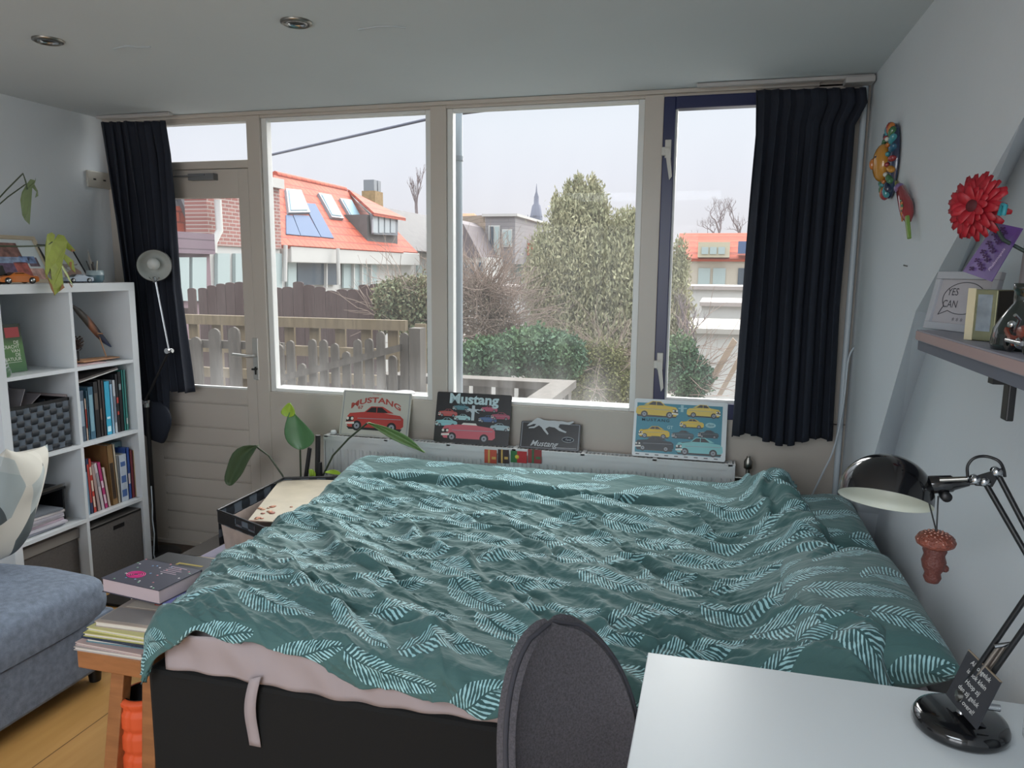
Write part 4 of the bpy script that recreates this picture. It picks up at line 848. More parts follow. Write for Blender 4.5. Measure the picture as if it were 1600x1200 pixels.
# ================================================= BOOKCASE
KX, KB, KY0, KY1 = -2.751, -3.138, 2.325, 3.089
t = thing('cube_bookcase', 'white four-row cube bookcase against the left wall', 'bookcase', (KX-.2, 2.7, 0))
MB().box(KB, KX, KY0, KY1, 1.426, 1.465).build('top_board', M_kallax, t, bevel=.001)
MB().box(KB, KX, KY0, KY1, 0, .039).build('bottom_board', M_kallax, t)
MB().box(KB, KX, KY0, KY0+.039, .039, 1.426).build('side_panel', M_kallax, t, bevel=.001); MB().box(KB, KX, KY1-.039, KY1, .039, 1.426).build('side_panel', M_kallax, t, bevel=.001)
MB().box(KB, KX-.002, 2.699, 2.715, .039, 1.426).build('divider', M_kallax, t)
for z in (1.075, .724, .374): MB().box(KB, KX-.001, KY0+.039, KY1-.039, z, z+.016).build('shelf', M_kallax, t)
M_cover = {}
def book(y0, y1, z0, h, col, lb, dep=.2, lean=0, X=KX-.035, band=None, grp='books in the lower right cube', tilt=0):
    """upright book, spine towards the room"""
    th = y1-y0; M = Matrix.Translation((X, y0, z0)) @ Matrix.Rotation(lean, 4, 'X'); t = thing('book', lb, 'book', (X, (y0+y1)/2, z0), grp)
    b = MB(M); b.box(-dep, 0, 0, .002, 0, h).box(-dep, 0, th-.002, th, 0, h).box(-.003, 0, 0, th, 0, h); b.build('cover', flat(col, .5), t)
    MB(M).box(-dep+.004, -.003, .002, th-.002, .003, h-.004).build('pages', M_paper, t)
    if band:
        b = MB(M); 
        for a, c in band[1:]: b.box(0, .0006, th*.2, th*.8, h*a, h*c)
        b.build('spine_print', flat(band[0]), t)
    return t
def yk(px, py): return PX(px, py, KX-.035).y
# second row right
g2 = 'books standing in the second cube row'
z2 = .741
rows = [(124.5, 133, .24, '4c5a6a', 'grey-blue book at the left end of the second cube row', ('8fa0b0', (.3, .8))), (133.3, 136, .20, 'c8b3a5', 'thin cream book with red lettering beside the grey-blue book', ('a33f3a', (.3, .75))),
        (136.5, 139, .235, '3a5f73', 'thin petrol book beside the thin cream book', None), (139.3, 148, .25, '42677d', 'slate blue book left of the black books', ('7ea6b5', (.15, .85))), (148.4, 156, .27, '1a191d', 'broad black book with faint spine in the second cube row', ('5a5048', (.5, .8))),
        (156.3, 160.5, .275, '2a2626', 'black book right of the broad black one', ('6b5a50', (.3, .5))), (161, 165, .27, '3b3436', 'dark brown book left of the bright cyan one', None), (165.4, 174, .262, '35a6c9', 'bright cyan book in the second cube row', ('c9e6ee', (.06, .16), (.3, .34))),
        (174.3, 178.3, .245, '8fb4cf', 'light blue book right of the bright cyan one', None), (178.6, 183, .262, 'b9bfc6', 'pale grey book between light blue and black books', ('6a7688', (.2, .7))), (183.3, 187.5, .29, '22242a', 'narrow black book with red and white spots', ('b9443c', (.5, .6), (.3, .36))),
        (187.8, 193, .298, '15181c', 'tall black book left of the teal ones', ('8a9aa0', (.7, .8))), (193.3, 196.5, .305, '2f7f7a', 'tall teal book near the right end of the second cube row', None), (196.8, 200, .303, '5aa39a', 'tall pale teal book at the right end of the second cube row', ('d0ddd8', (.1, .2)))]
for x0, x1, h, c, lb, bd in rows: book(yk(x0, 650), yk(x1, 650), z2, h*.985, c, lb, band=bd, grp=g2)
# dark board lying over them
y0, y1 = yk(122, 640), yk(187, 640)
M = Matrix.Translation((KX-.30, y0+.012, z2+.275)) @ Matrix.Rotation(.14, 4, 'X')
L = (y1-y0)-.01
t = thing('record_sleeve', 'dark marbled record sleeve lying tilted on the books of the second cube row', 'record sleeve', (KX-.15, y0, z2+.27))
MB(M).box(0, .27, 0, L, .004, .012).build('sleeve', mat('dark marble print', '5c5452', .5, noise=.5, nscale=14), t); MB(M).box(.002, .272, 0, L, -.001, .004).build('white_edge', flat('d0d0cc'), t)
# second row left : woven basket
M_wov = bpy.data.materials.new('woven strap'); M_wov.use_nodes = True; n = M_wov.node_tree; b_ = n.nodes['Principled BSDF']
tcw = n.nodes.new('ShaderNodeTexCoord'); X_, Y_, Z_ = sockets(n, tcw.outputs['Object'])
ck = n.nodes.new('ShaderNodeTexChecker'); cb = n.nodes.new('ShaderNodeCombineXYZ'); n.links.new(((X_+Y_)*1.0).o, cb.inputs[0]); n.links.new((Z_*1.35).o, cb.inputs[1]); n.links.new(cb.outputs[0], ck.inputs[0]); ck.inputs['Scale'].default_value = 36
ck.inputs[1].default_value = (*srgb('3b4148'), 1); ck.inputs[2].default_value = (*srgb('1f2328'), 1); n.links.new(ck.outputs[0], b_.inputs['Base Color']); b_.inputs['Roughness'].default_value = .4
def weave(b, p0, p1, z0, z1, nx, nz, out, bulge=.004):
    p0, p1 = Vector(p0), Vector(p1); o_ = Vector(out)
    for i in range(nx):
        for j in range(nz):
            a, c = p0.lerp(p1, i/nx), p0.lerp(p1, (i+1)/nx); za, zb = z0+(z1-z0)*j/nz, z0+(z1-z0)*(j+1)/nz; k = (i+j) % 2; s_ = o_*(bulge if k else .0008)
            m_ = (a+c)/2
            if k: vs = [(a.x, a.y, za), (c.x, c.y, za), (c.x, c.y, zb), (a.x, a.y, zb), (m_.x+s_.x, m_.y+s_.y, za+.001), (m_.x+s_.x, m_.y+s_.y, zb-.001)]; fs = [(0, 4, 5, 3), (4, 1, 2, 5)]
            else: zm = (za+zb)/2; vs = [(a.x, a.y, za), (c.x, c.y, za), (c.x, c.y, zb), (a.x, a.y, zb), (a.x+o_.x*bulge, a.y+o_.y*bulge, zm), (c.x+o_.x*bulge, c.y+o_.y*bulge, zm)]; fs = [(0, 1, 5, 4), (4, 5, 2, 3)]
            b.k = k; b.add(vs, fs, True)
M_w1, M_w2 = mat('strap light', '5a636d', .35), mat('strap dark', '262b31', .4)
y0, y1, zt = 2.375, 2.668, z2+.222
t = thing('woven_basket', 'black woven strap basket full of papers in the second cube row', 'basket', (KX-.2, (y0+y1)/2, z2))
b = MB(); weave(b, (KX-.02, y0, 0), (KX-.02, y1, 0), z2+.004, zt-.012, 9, 8, (1, 0, 0)); weave(b, (KX-.35, y0, 0), (KX-.02, y0, 0), z2+.004, zt-.012, 10, 8, (0, -1, 0)); weave(b, (KX-.02, y1, 0), (KX-.35, y1, 0), z2+.004, zt-.012, 10, 8, (0, 1, 0))
b.build('woven_body', [M_w2, M_w1], t)
b = MB().box(KX-.028, KX-.018, y0-.003, y1+.003, zt-.014, zt).box(KX-.355, KX-.018, y0-.004, y0+.003, zt-.014, zt).box(KX-.355, KX-.018, y1-.003, y1+.004, zt-.014, zt).box(KX-.355, KX-.345, y0, y1, z2, zt)
b.build('rim', M_black, t); MB().box(KX-.35, KX-.02, y0, y1, z2, z2+.004).build('bottom', M_black, t)
MB().box(KX-.33, KX-.035, y0+.015, y1-.015, z2+.006, zt-.05).build('stacked_papers', mat('paper stack', 'a7a3a0', .9), t)
for i, (yy, lean, c, lb) in enumerate(((y0+.07, .25, '8f8b90', 'grey sheet leaning in the woven basket'), (y0+.14, .6, 'a79fa4', 'pale sheet sloping in the woven basket'))):
    M = Matrix.Translation((KX-.06-.05*i, yy, zt-.05)) @ Matrix.Rotation(-lean*1.6, 4, 'X'); tag(MB(M).box(-.21, 0, 0, .003, 0, .12).build('paper_sheet', flat(c, .8), loc=(KX-.1, yy, zt)), lb, 'paper', 'sheets in the woven basket')
tag(MB().box(KX-.26, KX-.05, 2.676, 2.692, z2, z2+.23).build('magazine', flat('b9a9a8', .7), loc=(KX-.1, 2.684, z2)), 'pinkish magazine squeezed between basket and divider', 'magazine')
# third row right : children's books
z3 = .391; yk3 = lambda px: yk(px, 740)
g3 = 'books standing in the third cube row'
for x0, x1, h, c, lb, lean, bd in [(131.5, 137, .205, '7f9cb4', 'pale blue low book at the left end of the third cube row', .0, None), (137.3, 142, .265, '3c4566', 'dark blue book with red stripe in the third cube row', .03, ('b8453e', (.2, .9))), (142.3, 147, .262, 'c2463c', 'red and white striped book in the third cube row', .05, ('e0c9b8', (.1, .3), (.4, .6), (.7, .85))),
        (149, 154, .23, 'b59a96', 'dusty pink book leaning in the third cube row', .10, None), (155, 160, .232, 'd0c4c8', 'white book leaning in the third cube row', .13, ('a09aa0', (.5, .8))), (160.4, 165.4, .232, 'b83a74', 'magenta leaning book with white dots', .13, ('e6c9d6', (.1, .3), (.45, .6))), (166, 170, .20, 'd3bfb4', 'small cream leaning book', .12, None),
        (173, 182, .30, '8a6a44', 'tall brown and gold book in the third cube row', .05, ('3a2c22', (.1, .7))), (182.4, 185.6, .298, 'c9bda8', 'thin tall cream book beside the brown one', .05, None),
        (187, 199, .235, 'b9c3cf', 'white comic book with blue figures in the third cube row', .0, ('4a68a0', (.1, .25), (.4, .55), (.75, .85))), (199.3, 204, .262, '2f4f96', 'blue book right of the white comic book', .0, ('d8c9c9', (.3, .5))), (204.3, 209, .245, '7c2f38', 'dark red book near the right end of the third cube row', .0, None), (209.3, 214, .24, 'c9a680', 'tan book at the right end of the third cube row', .0, None)]:
    book(yk3(x0), yk3(x1), z3, h, c, lb, band=bd, lean=lean, grp=g3)
tag(MB().box(KX-.30, KX-.10, yk3(190), yk3(210), z3, z3+.285).build('picture_book', flat('6f8a92', .5), loc=(KX-.2, 2.95, z3)), 'grey-teal picture book standing behind the comic book', 'book')
# third row left : papers and tray
t = thing('letter_tray', 'black letter tray with grey file in the third cube row', 'letter tray', (KX-.2, 2.55, z3))
MB().box(KX-.33, KX-.06, 2.42, 2.655, z3+.155, z3+.165).build('upper_tray', M_black, t); MB().box(KX-.07, KX-.06, 2.42, 2.655, z3+.165, z3+.178).build('lip', M_chrome, t)
for y in (2.425, 2.645): MB().box(KX-.33, KX-.07, y, y+.008, z3, z3+.155).build('side', M_black, t)
for i in range(7):
    c = ['8c8f98', 'c3bfc8', 'b8a6b0', 'd0ccd0', 'a7a2ac', 'c9c3c2', '6f747c'][i]; M = Matrix.Translation((KX-.03, 2.50+.01*math.sin(i*3), z3+.003+i*.012)) @ Matrix.Rotation(.06*math.sin(i*5), 4, 'Z') @ Matrix.Rotation(-.02*i*.3, 4, 'X')
    tag(MB(M).box(-.24, .0+.008*math.sin(i*2), -.11, .11, 0, .0095).build('paper_stack', flat(c, .8), loc=(KX-.1, 2.5, z3+i*.012)), ['grey folder at the bottom of the paper pile', 'white papers second from the bottom of the pile', 'lilac folder in the paper pile of the third cube row', 'white magazine in the paper pile of the third cube row', 'grey magazine in the upper paper pile', 'cream papers below the top folder', 'dark grey folder on top of the paper pile'][i], 'papers', 'paper pile in the third cube row')
M = Matrix.Translation((KX-.09, 2.678, z3)) @ Matrix.Rotation(.05, 4, 'X')
tag(MB(M).box(-.24, 0, -.012, 0, 0, .115).build('file_binder', mat('grey binder', '77777c', .5), loc=(KX-.1, 2.67, z3), bevel=.004), 'grey plastic file standing against the divider', 'file')
# bottom row : fabric boxes
M_fb = mat('grey felt box', '5d5957', .9, noise=.1, nscale=90)
for y0, y1, lb, x0 in ((2.722, 3.045, 'grey fabric storage box with slot handle in the bottom row', KX-.01), (2.37, 2.69, 'brown-grey storage box with pale lid in the bottom row', KX-.05)):
    t = thing('storage_box', lb, 'box', (KX-.2, (y0+y1)/2, .04), 'storage boxes in the bottom row')
    MB().box(KX-.36, x0, y0, y1, .042, .335).build('body', M_fb, t, bevel=.004)
    if y0 > 2.7: MB().box(x0-.001, x0+.001, 2.86, 2.93, .28, .30).build('slot_handle', M_black, t); MB().box(x0, x0+.002, y0+.004, y1-.004, .325, .333).build('seam', M_black, t)
    else: MB().box(KX-.365, x0+.008, y0-.004, y1+.004, .30, .345).build('lid', mat('lid grey', '8b8681', .7), t, bevel=.003)
# first row right
zA = 1.092
t = thing('painted_feather', 'long painted wooden feather in grey orange and blue on a small stand', 'ornament', (KX-.15, 2.95, zA))
q = [PX(112, 477, KX-.13), PX(134, 503, KX-.12), PX(152, 528, KX-.11), PX(173, 541, KX-.10)]
M_ft = bpy.data.materials.new('feather paint'); M_ft.use_nodes = True; n = M_ft.node_tree; b_ = n.nodes['Principled BSDF']; tcw = n.nodes.new('ShaderNodeTexCoord'); gx = sockets(n, tcw.outputs['Generated'])[1]
rr = n.nodes.new('ShaderNodeValToRGB'); n.links.new(gx.o, rr.inputs[0]); rr.color_ramp.elements[0].color = (*srgb('4c4a48'), 1); rr.color_ramp.elements[1].color = (*srgb('3f4c6e'), 1)
for pos, c in ((.38, '5a544e'), (.45, 'b0765a'), (.6, '7d5540'), (.68, '3a3a48')): k = rr.color_ramp.elements.new(pos); k.color = (*srgb(c), 1)
n.links.new(rr.outputs[0], b_.inputs['Base Color'])
b = MB(); vs = []
wd = [.006, .016, .020, .021, .019, .014, .004]
pts = [q[0].lerp(q[3], i/6)+Vector((0, 0, .006*math.sin(i))) for i in range(7)]
dr_ = (q[3]-q[0]).normalized(); pn = dr_.cross(Vector((1, 0, 0))).normalized()
for p, w in zip(pts, wd): vs += [p+pn*w, p+Vector((.007, 0, 0)), p-pn*w, p-Vector((.003, 0, 0))]
b.add(vs, [(i*4+k, i*4+(k+1) % 4, (i+1)*4+(k+1) % 4, (i+1)*4+k) for i in range(6) for k in range(4)], True); b.build('blade', M_ft, t)
c = pts[4]; MB().tube([c, Vector((c.x+.02, c.y+.02, zA+.012))], .003).tube([c+Vector((.01, -.016, .005)), c+Vector((.01, .016, .001))], .003).build('stand_rod', mat('pale beech', 'b98a66', .6), t)
MB().prism([(KX-.17, 2.78, zA+.008), (KX-.05, 2.80, zA+.008), (KX-.05, 3.02, zA+.008), (KX-.12, 3.03, zA+.008)], (0, 0, .006)).build('stand_base', mat('pale beech', 'b98a66'), t, bevel=.003)
tag(MB().box(KX-.18, KX-.02, 2.735, 2.90, zA, zA+.003).build('greeting_card', flat('c9aeb0', .7), loc=(KX-.1, 2.82, zA)), 'pink and white card lying flat in the top right cube', 'card')
t = thing('pine_cone', 'dark pine cone at the left of the top right cube', 'pine cone', PX(121, 545, KX-.09)); c = PX(121, 538, KX-.09)
b = MB().ball(c, .016, 10, (1, 1, 1.5)); b.build('core', mat('cone brown', '3b2a24', .8), t); b = MB()
for i in range(46):
    ph = i*2.4; zz_ = -.032+.064*i/46; r_ = .026*math.sqrt(max(.1, 1-(zz_/.036)**2)); d = Vector((math.cos(ph), math.sin(ph), .35)); b.prism([c+Vector((0, 0, zz_))+d*.008, c+Vector((0, 0, zz_))+d*r_+Vector((-d.y, d.x, 0))*.006, c+Vector((0, 0, zz_))+d*r_*1.1, c+Vector((0, 0, zz_))+d*r_-Vector((-d.y, d.x, 0))*.006], (0, 0, .003))
b.build('scales', mat('cone brown', '3b2a24'), t)
MB().tube([c-Vector((0, 0, .03)), (c.x, c.y, zA)], .004).build('stem', M_black, t)
# first row left : green book facing the room, glass jar
t = thing('book', 'green paperback facing front in the top left cube', 'book', (KX-.12, 2.42, zA))
a, c = PX(-30, 495, KX-.11), PX(43, 575, KX-.11); M = frame_from((KX-.11, a.y, zA), (0, 1, 0), (-.12, 0, 1)); w = c.y-a.y; h = .205
Mg = bpy.data.materials.new('green cover'); Mg.use_nodes = True; n = Mg.node_tree; b_ = n.nodes['Principled BSDF']; tcw = n.nodes.new('ShaderNodeTexCoord'); gx = sockets(n, tcw.outputs['Generated'])[2]
rr = n.nodes.new('ShaderNodeValToRGB'); n.links.new(gx.o, rr.inputs[0]); rr.color_ramp.elements[0].color = (*srgb('3f6b45'), 1); rr.color_ramp.elements[1].color = (*srgb('2b3426'), 1); k = rr.color_ramp.elements.new(.55); k.color = (*srgb('5f8a4c'), 1); k = rr.color_ramp.elements.new(.75); k.color = (*srgb('33422c'), 1)
n.links.new(rr.outputs[0], b_.inputs['Base Color'])
MB(M).box(0, w, 0, h, -.018, 0).build('cover', Mg, t); MB(M).box(w-.001, w+.001, .003, h-.003, -.016, -.002).build('pages', M_paper, t)
b = MB(); pl(b, M, [(w*.60, h*.72), (w*.95, h*.72), (w*.95, h*.93), (w*.60, h*.93)], .0006); b.build('red_badge', flat('b8484a'), t)
b = MB()
for i, s_ in enumerate(('DE', 'KRACHT', 'VAN', 'DE', 'NATUUR')): text(b, s_, w*.90, h*(.58-.085*i), h*.10, M, .0008, .01, align='RIGHT')
pl(b, M, [(w*.5, h*.205), (w*.9, h*.205), (w*.9, h*.213), (w*.5, h*.213)], .0008); b.build('lettering', flat('dfe5d3'), t)
t = thing('glass_jar', 'small clear glass jar with white wire at the left end of the top left cube', 'jar', PX(4, 585, KX-.03)); c = PX(2, 590, KX-.035)
MB().lathe([(.0, 0), (.032, 0), (.036, .01), (.036, .03), (.028, .045), (.031, .052)], 24, (c.x, c.y, zA)).build('bowl', M_clear, t)
for k in range(5): MB().tube([(c.x, c.y, zA+.02), (c.x+.01*math.cos(k*1.3), c.y+.03*math.sin(k*1.3), zA+.055), (c.x+.02*math.cos(k*1.3), c.y+.022*math.sin(k*2.3), zA+.075+.006*k)], .002, 6).build('white_wire', M_white, t)
# ------------------------------------------------ on top of the bookcase
zT = 1.466
def picture(nm, lb, cat, tr, tl_x, wid, hgt, y, xb, lean, fw, mf, inner, sym=None):
    """framed picture leaning on the left wall, seen from the room"""
def leanframe(lb, yA, yB, hgt, xb, xt, fw, mf, fd=.014, grp='frames on top of the bookcase', z=None):
    z = zT if z is None else z
    M = frame_from((xb, yA, z), (0, 1, 0), (xt-xb, 0, math.sqrt(hgt**2-(xt-xb)**2))); w = yB-yA; t = thing('framed_picture', lb, 'picture frame', (xb, (yA+yB)/2, z), grp)
    MB(M).box(0, w, 0, fw, -fd, 0).box(0, w, hgt-fw, hgt, -fd, 0).box(0, fw, fw, hgt-fw, -fd, 0).box(w-fw, w, fw, hgt-fw, -fd, 0).build('frame', mf, t, bevel=.001)
    return t, M, w
a = PX(-50, 440, KX-.10); c = PX(92, 440, KX-.16)
yB = PX(98, 440, KX-.14).y; yA = yB-.30
t, M, w = leanframe('pale wooden frame with collage of red rocks and lights on the bookcase', yA, yB, .235, KX-.17, KX-.28, .017, mat('pale ash frame', 'b3a68f', .6))
MB(M).box(.017, w-.017, .017, .218, -.012, -.008).build('mount', flat('c4ccce'), t)
for u0, v0, u1, v1, c, nm in ((.03, .13, .19, .20, '7c5750', 'photo'), (.17, .10, .25, .135, '6f86ac', 'photo'), (.06, .10, .17, .13, '8598b4', 'photo'), (.06, .025, .13, .10, '5a4560', 'photo'), (.13, .02, .20, .105, '9a4b42', 'photo'), (.20, .02, .27, .075, 'b48f86', 'photo'), (.21, .085, .26, .13, '5e4c58', 'photo')):
    MB(M).box(u0, u1, v0, v1, -.0078, -.0068).build(nm, mat('collage '+c, c, .6, noise=.5, nscale=40), t)
yB = PX(152, 440, KX-.12).y; yA = yB-.19
t, M, w = leanframe('thin black frame with pale horse drawing on the bookcase', yA, yB, .205, KX-.15, KX-.26, .006, mat('black frame', '1b1b1e', .4), .01)
MB(M).box(.006, w-.006, .006, .199, -.008, -.004).build('drawing_sheet', flat('b9bdbd'), t)
b = MB(); pony(b, M, .04, .05, .13, -.003); b.build('drawn_figure', flat('8f8580'), t); b = MB(); pl(b, M, [(.05, .015), (.15, .02), (.165, .06), (.14, .085), (.09, .06), (.06, .05)], -.0032); b.build('drawn_shadow', flat('a58a80'), t)
a = PX(8, 428, KX-.08)
tag(MB().prism([(a.x, a.y-.10, zT), (a.x, a.y+.018, zT), (a.x-.01, a.y+.0, zT+.075)], (-.012, 0, 0)).build('black_card', M_black, loc=(a.x, a.y, zT)), 'black triangular card at the left end of the bookcase top', 'card')
def model_car(lb, c, L, col, M_body, rz):
    M = Matrix.Translation(c) @ Matrix.Rotation(rz, 4, 'Z'); t = thing('model_car', lb, 'model car', c, 'model cars on the bookcase'); W_ = L*.40
    prof = [(-.5, .06), (-.5, .14), (-.44, .19), (-.25, .215), (-.10, .30), (.12, .305), (.30, .215), (.47, .205), (.5, .16), (.5, .07), (.42, .045), (-.42, .045)]
    vs = []; 
    for s_, ww in ((-1, .46), (1, .46)):
        for x, z in prof: k = 1 if z < .22 else .74; vs.append((x*L, s_*ww*W_*k, z*L))
    n_ = len(prof); fs = [list(range(n_)), list(range(n_, 2*n_))[::-1]]+[(i, n_+i, n_+(i+1) % n_, (i+1) % n_) for i in range(n_)]
    MB(M).add(vs, fs).build('body', M_body, t, bevel=.0012)
    g = MB(M)
    for s_ in (-1, 1): g.prism([(-.20*L, s_*.375*W_, .225*L), (-.09*L, s_*.345*W_, .285*L), (.11*L, s_*.345*W_, .29*L), (.24*L, s_*.375*W_, .225*L)], (0, s_*.035*W_, 0))
    g.build('side_windows', M_blackgloss, t); MB(M).prism([(-.245*L, -.32*W_, .222*L), (-.245*L, .32*W_, .222*L), (-.115*L, .30*W_, .295*L), (-.115*L, -.30*W_, .295*L)], (-.006*L, 0, .008*L)).build('windscreen', M_blackgloss, t)
    for x in (-.31, .31):
        for s_ in (-1, 1):
            o_ = MB(M).lathe([(0, -.03*L), (.083*L, -.03*L), (.088*L, 0), (.083*L, .03*L), (0, .03*L)], 20, (x*L, s_*.44*W_, .088*L), (0, 1, 0)).build('wheel', M_black, t)
            MB(M).lathe([(0, 0), (.055*L, 0), (.055*L, .002), (0, .003)], 12, (x*L, s_*(.44*W_+.031*L), .088*L), (0, s_, 0)).build('rim', M_chrome, o_)
    for s_ in (-1, 1): MB(M).box(-.505*L, -.49*L, s_*.26*W_, s_*.42*W_, .13*L, .155*L).build('headlight', M_white, t)
    return t
c = PX(26, 443, KX-.045); model_car('orange toy coupe on the bookcase top', Vector((c.x, c.y, zT)), .155, 0, mat('orange car paint', 'c9702a', .3, coat=.4), math.radians(78))
c = PX(122, 440, KX-.06); model_car('silver toy car beside the plant pot on the bookcase', Vector((c.x, c.y, zT)), .125, 0, mat('silver blue paint', 'a9b6c4', .3, coat=.4), math.radians(80))
c = PX(152, 437, KX-.05); c = Vector((c.x-.01, c.y, zT))
t = thing('pen_pot', 'small blue-grey glazed pot holding pencils on the bookcase', 'pot', c)
MB().lathe([(0, 0), (.030, 0), (.036, .012), (.038, .035), (.035, .045)], 28, c).build('lower_glaze', mat('blue grey glaze', '56707a', .2), t); MB().lathe([(.0385, .034), (.036, .056), (.033, .056), (.032, .02), (0, .018)], 28, c).build('upper_glaze', mat('pale glaze', '9fb0b4', .2), t)
for dx, dy, h_, col in ((-.012, -.016, .10, '2e2b2c'), (.004, -.010, .095, '4a3f3a'), (-.006, .018, .10, 'c9c2b0'), (.01, -.02, .085, '25252a')):
    MB().tube([c+Vector((dx*.5, dy*.5, .02)), c+Vector((dx*1.6, dy*1.6, h_))], .0028, 8).build('pencil', flat(col), t)
tag(MB().tube([c+Vector((-.05, .035, 0)), c+Vector((-.06, .045, .05)), c+Vector((-.07, .04, .15))], [.004, .012, .001], 8).build('grey_feather', flat('8b8780', .8), loc=c+Vector((-.05, .04, 0))), 'thin grey feather tip standing behind the pencil pot', 'feather')
# houseplant leaves reaching in from the left
t = thing('split_leaf_plant', 'split-leaf houseplant reaching in from the left above the bookcase', 'houseplant', (KX-.10, 2.33, zT))
MB().lathe([(0, 0), (.05, 0), (.065, .10), (.06, .10), (.05, .09), (0, .09)], 28, (KX-.15, 2.13+.22, zT) if False else (KX-.22, 2.36, zT)).build('pot', mat('grey pot', '8a8a86', .6), t)
M_lf1, M_lf2, M_brn = mat('yellow green leaf', '8e9a3a', .45, noise=.18, nscale=25), mat('olive leaf', '66774a', .5, noise=.2, nscale=20), mat('dry leaf tip', '8a5a2e', .6)
P0 = Vector((KX-.22, 2.36, zT+.08))
def plantleaf(outl, X, m, nm='leaf', tips=(), par=t, bend=.02):
    """leaf blade from its outline, cupped and slightly thick"""
    q = [PX(x, y, X) for x, y in outl]; c_ = sum(q, Vector())/len(q); b = MB(); q = [p+Vector((bend*math.sin(i*1.1), 0, 0)) for i, p in enumerate(q)]
    b.prism(q, (.0012, 0, 0)); return b.build(nm, m, par)
X1 = KX+.04
lf = plantleaf([(70, 387), (72, 366), (79, 363), (86, 367), (86, 376), (92, 366), (99, 368), (104, 378), (117, 392), (112, 393), (103, 387), (101, 396), (113, 407), (116, 426), (109, 418), (100, 404), (98, 412), (106, 428), (113, 447), (108, 441), (96, 418), (101, 449), (86, 462), (82, 450), (73, 433), (80, 438), (79, 418), (74, 436), (71, 424), (70, 410), (69, 398)], X1, M_lf1, bend=.006)
for o_ in ([(110, 388), (117, 392), (112, 393.5)], [(108, 410), (115, 408), (116, 426), (110, 420)], [(106, 440), (113, 447), (112, 450)], [(72, 428), (80, 442), (86, 462), (80, 452)], [(97, 444), (101, 449), (93, 455)]): MB().prism([PX(x, y, X1+.003) for x, y in o_], (.001, 0, 0)).build('dry_tip', M_brn, lf)
lf = plantleaf([(42, 287), (46, 280), (54, 282), (56, 278), (55, 288), (60, 298), (59, 306), (53, 309), (56, 300), (51, 293), (50, 310), (48, 330), (45, 351), (37, 344), (34, 336), (33, 312), (36, 300)], X1-.08, M_lf2, bend=.006)
MB().prism([PX(x, y, X1-.074) for x, y in ((45, 305), (46.5, 318), (44, 330), (38, 337), (43, 318))], (.001, 0, 0)).build('leaf_gap', M_wall, lf) if False else None
MB().tube([P0, PX(-30, 384, X1), PX(30, 385, X1), PX(72, 384, X1), PX(82, 378, X1)], [.004, .004, .0035, .003, .002], 8).build('stem', mat('plant stem', '3f4a34', .6), t)
MB().tube([P0, PX(-20, 330, X1-.08), PX(10, 297, X1-.08), PX(36, 271, X1-.08), PX(40, 283, X1-.08), PX(43, 296, X1-.08)], .0028, 8).build('stem', mat('plant stem', '3f4a34'), t)
MB().tube([P0, PX(-20, 336, X1-.08), PX(12, 308, X1-.08), PX(40, 288, X1-.08)], .0025, 8).build('stem', mat('plant stem', '3f4a34'), t)
# ================================================= FLOOR LAMP
t = thing('floor_lamp', 'black floor lamp with chrome arm beside the left curtain', 'floor lamp', (-2.93, 3.20, 0)); lx, ly = PY(229, 627, 3.20).x, 3.20
MB().lathe([(0, 0), (.12, 0), (.125, .006), (.122, .014), (.02, .022), (0, .022)], 40, (lx, ly, .018)).build('base', M_black, t)
jc = PY(229, 627, ly); MB().tube([(lx, ly, .03), (jc.x, ly, jc.z-.02)], .011, 14).build('pole', M_black, t)
MB().lathe([(.015, 0), (.015, .03)], 16, (jc.x, ly, jc.z-.03)).tube([(jc.x-.022, ly-.012, jc.z), (jc.x+.022, ly-.012, jc.z)], .009, 10).tube([(jc.x, ly-.03, jc.z+.0), (jc.x, ly+.01, jc.z)], .012, 10).build('lower_joint', M_chrome, t)
je = PY(264, 548, ly-.01); hb = PY(243, 440, ly-.03)
MB().tube([jc+Vector((0, -.012, 0)), je], .006, 10).build('lower_arm', M_black, t)
MB().tube([je+Vector((-.018, 0, 0)), je+Vector((.022, 0, 0))], .010, 12).tube([je+Vector((0, -.018, 0)), je+Vector((0, .012, 0))], .014, 12).build('elbow_joint', M_chrome, t)
MB().tube([je, hb], .0052, 10).build('upper_arm', M_chrome, t)
hc = PY(241, 415, ly-.05); ax = (CAM-hc).normalized()+Vector((.12, 0, -.25)); ax.normalize()
sh = MB().lathe([(.018, -.085), (.045, -.075), (.062, -.05), (.078, -.005), (.082, .0), (.078, .001)], 36, hc, ax).build('lamp_shade', M_black, t)
MB().lathe([(.078, 0), (.074, -.008), (.058, -.05), (.035, -.066), (0, -.068)], 36, hc, ax).build('reflector', mat('white reflector', 'b5b8b4', .35), sh)
MB().ball(hc-ax*.035, .030, 20).build('bulb', mat('opal bulb', 'c9cbc8', .3), sh)
MB().tube([hb+Vector((-.03, -.01, .02)), hb+Vector((0, -.012, -.002)), hb+Vector((.032, -.01, .02))], .0035, 8).tube([hb, hb+Vector((0, -.01, .022))], .008, 8).build('yoke', M_chrome, t)
a = [PY(236, 790, 3.1), PY(236, 812, 3.1), PY(239, 835, 3.1), PY(238, 868, 3.1)]
tag(MB().tube([(a[0].x, 3.11, a[0].z+.1)]+[(p.x, 3.11, p.z) for p in a]+[(a[3].x, 3.13, .003)], .003, 6).build('lamp_cable', mat('white pvc', 'b9c2c8'), loc=a[0]), 'thin white cable hanging down beside the bookcase side', 'cable')
tag(MB().box(-2.70, -1.75, 2.66, 3.055, 0, .014).build('floor_mat', mat('dark rubber mat', '26221f', .95, noise=.2, nscale=60), loc=(-2.2, 3, 0), bevel=.004), 'dark door mat on the floor in front of the glazed door', 'mat')
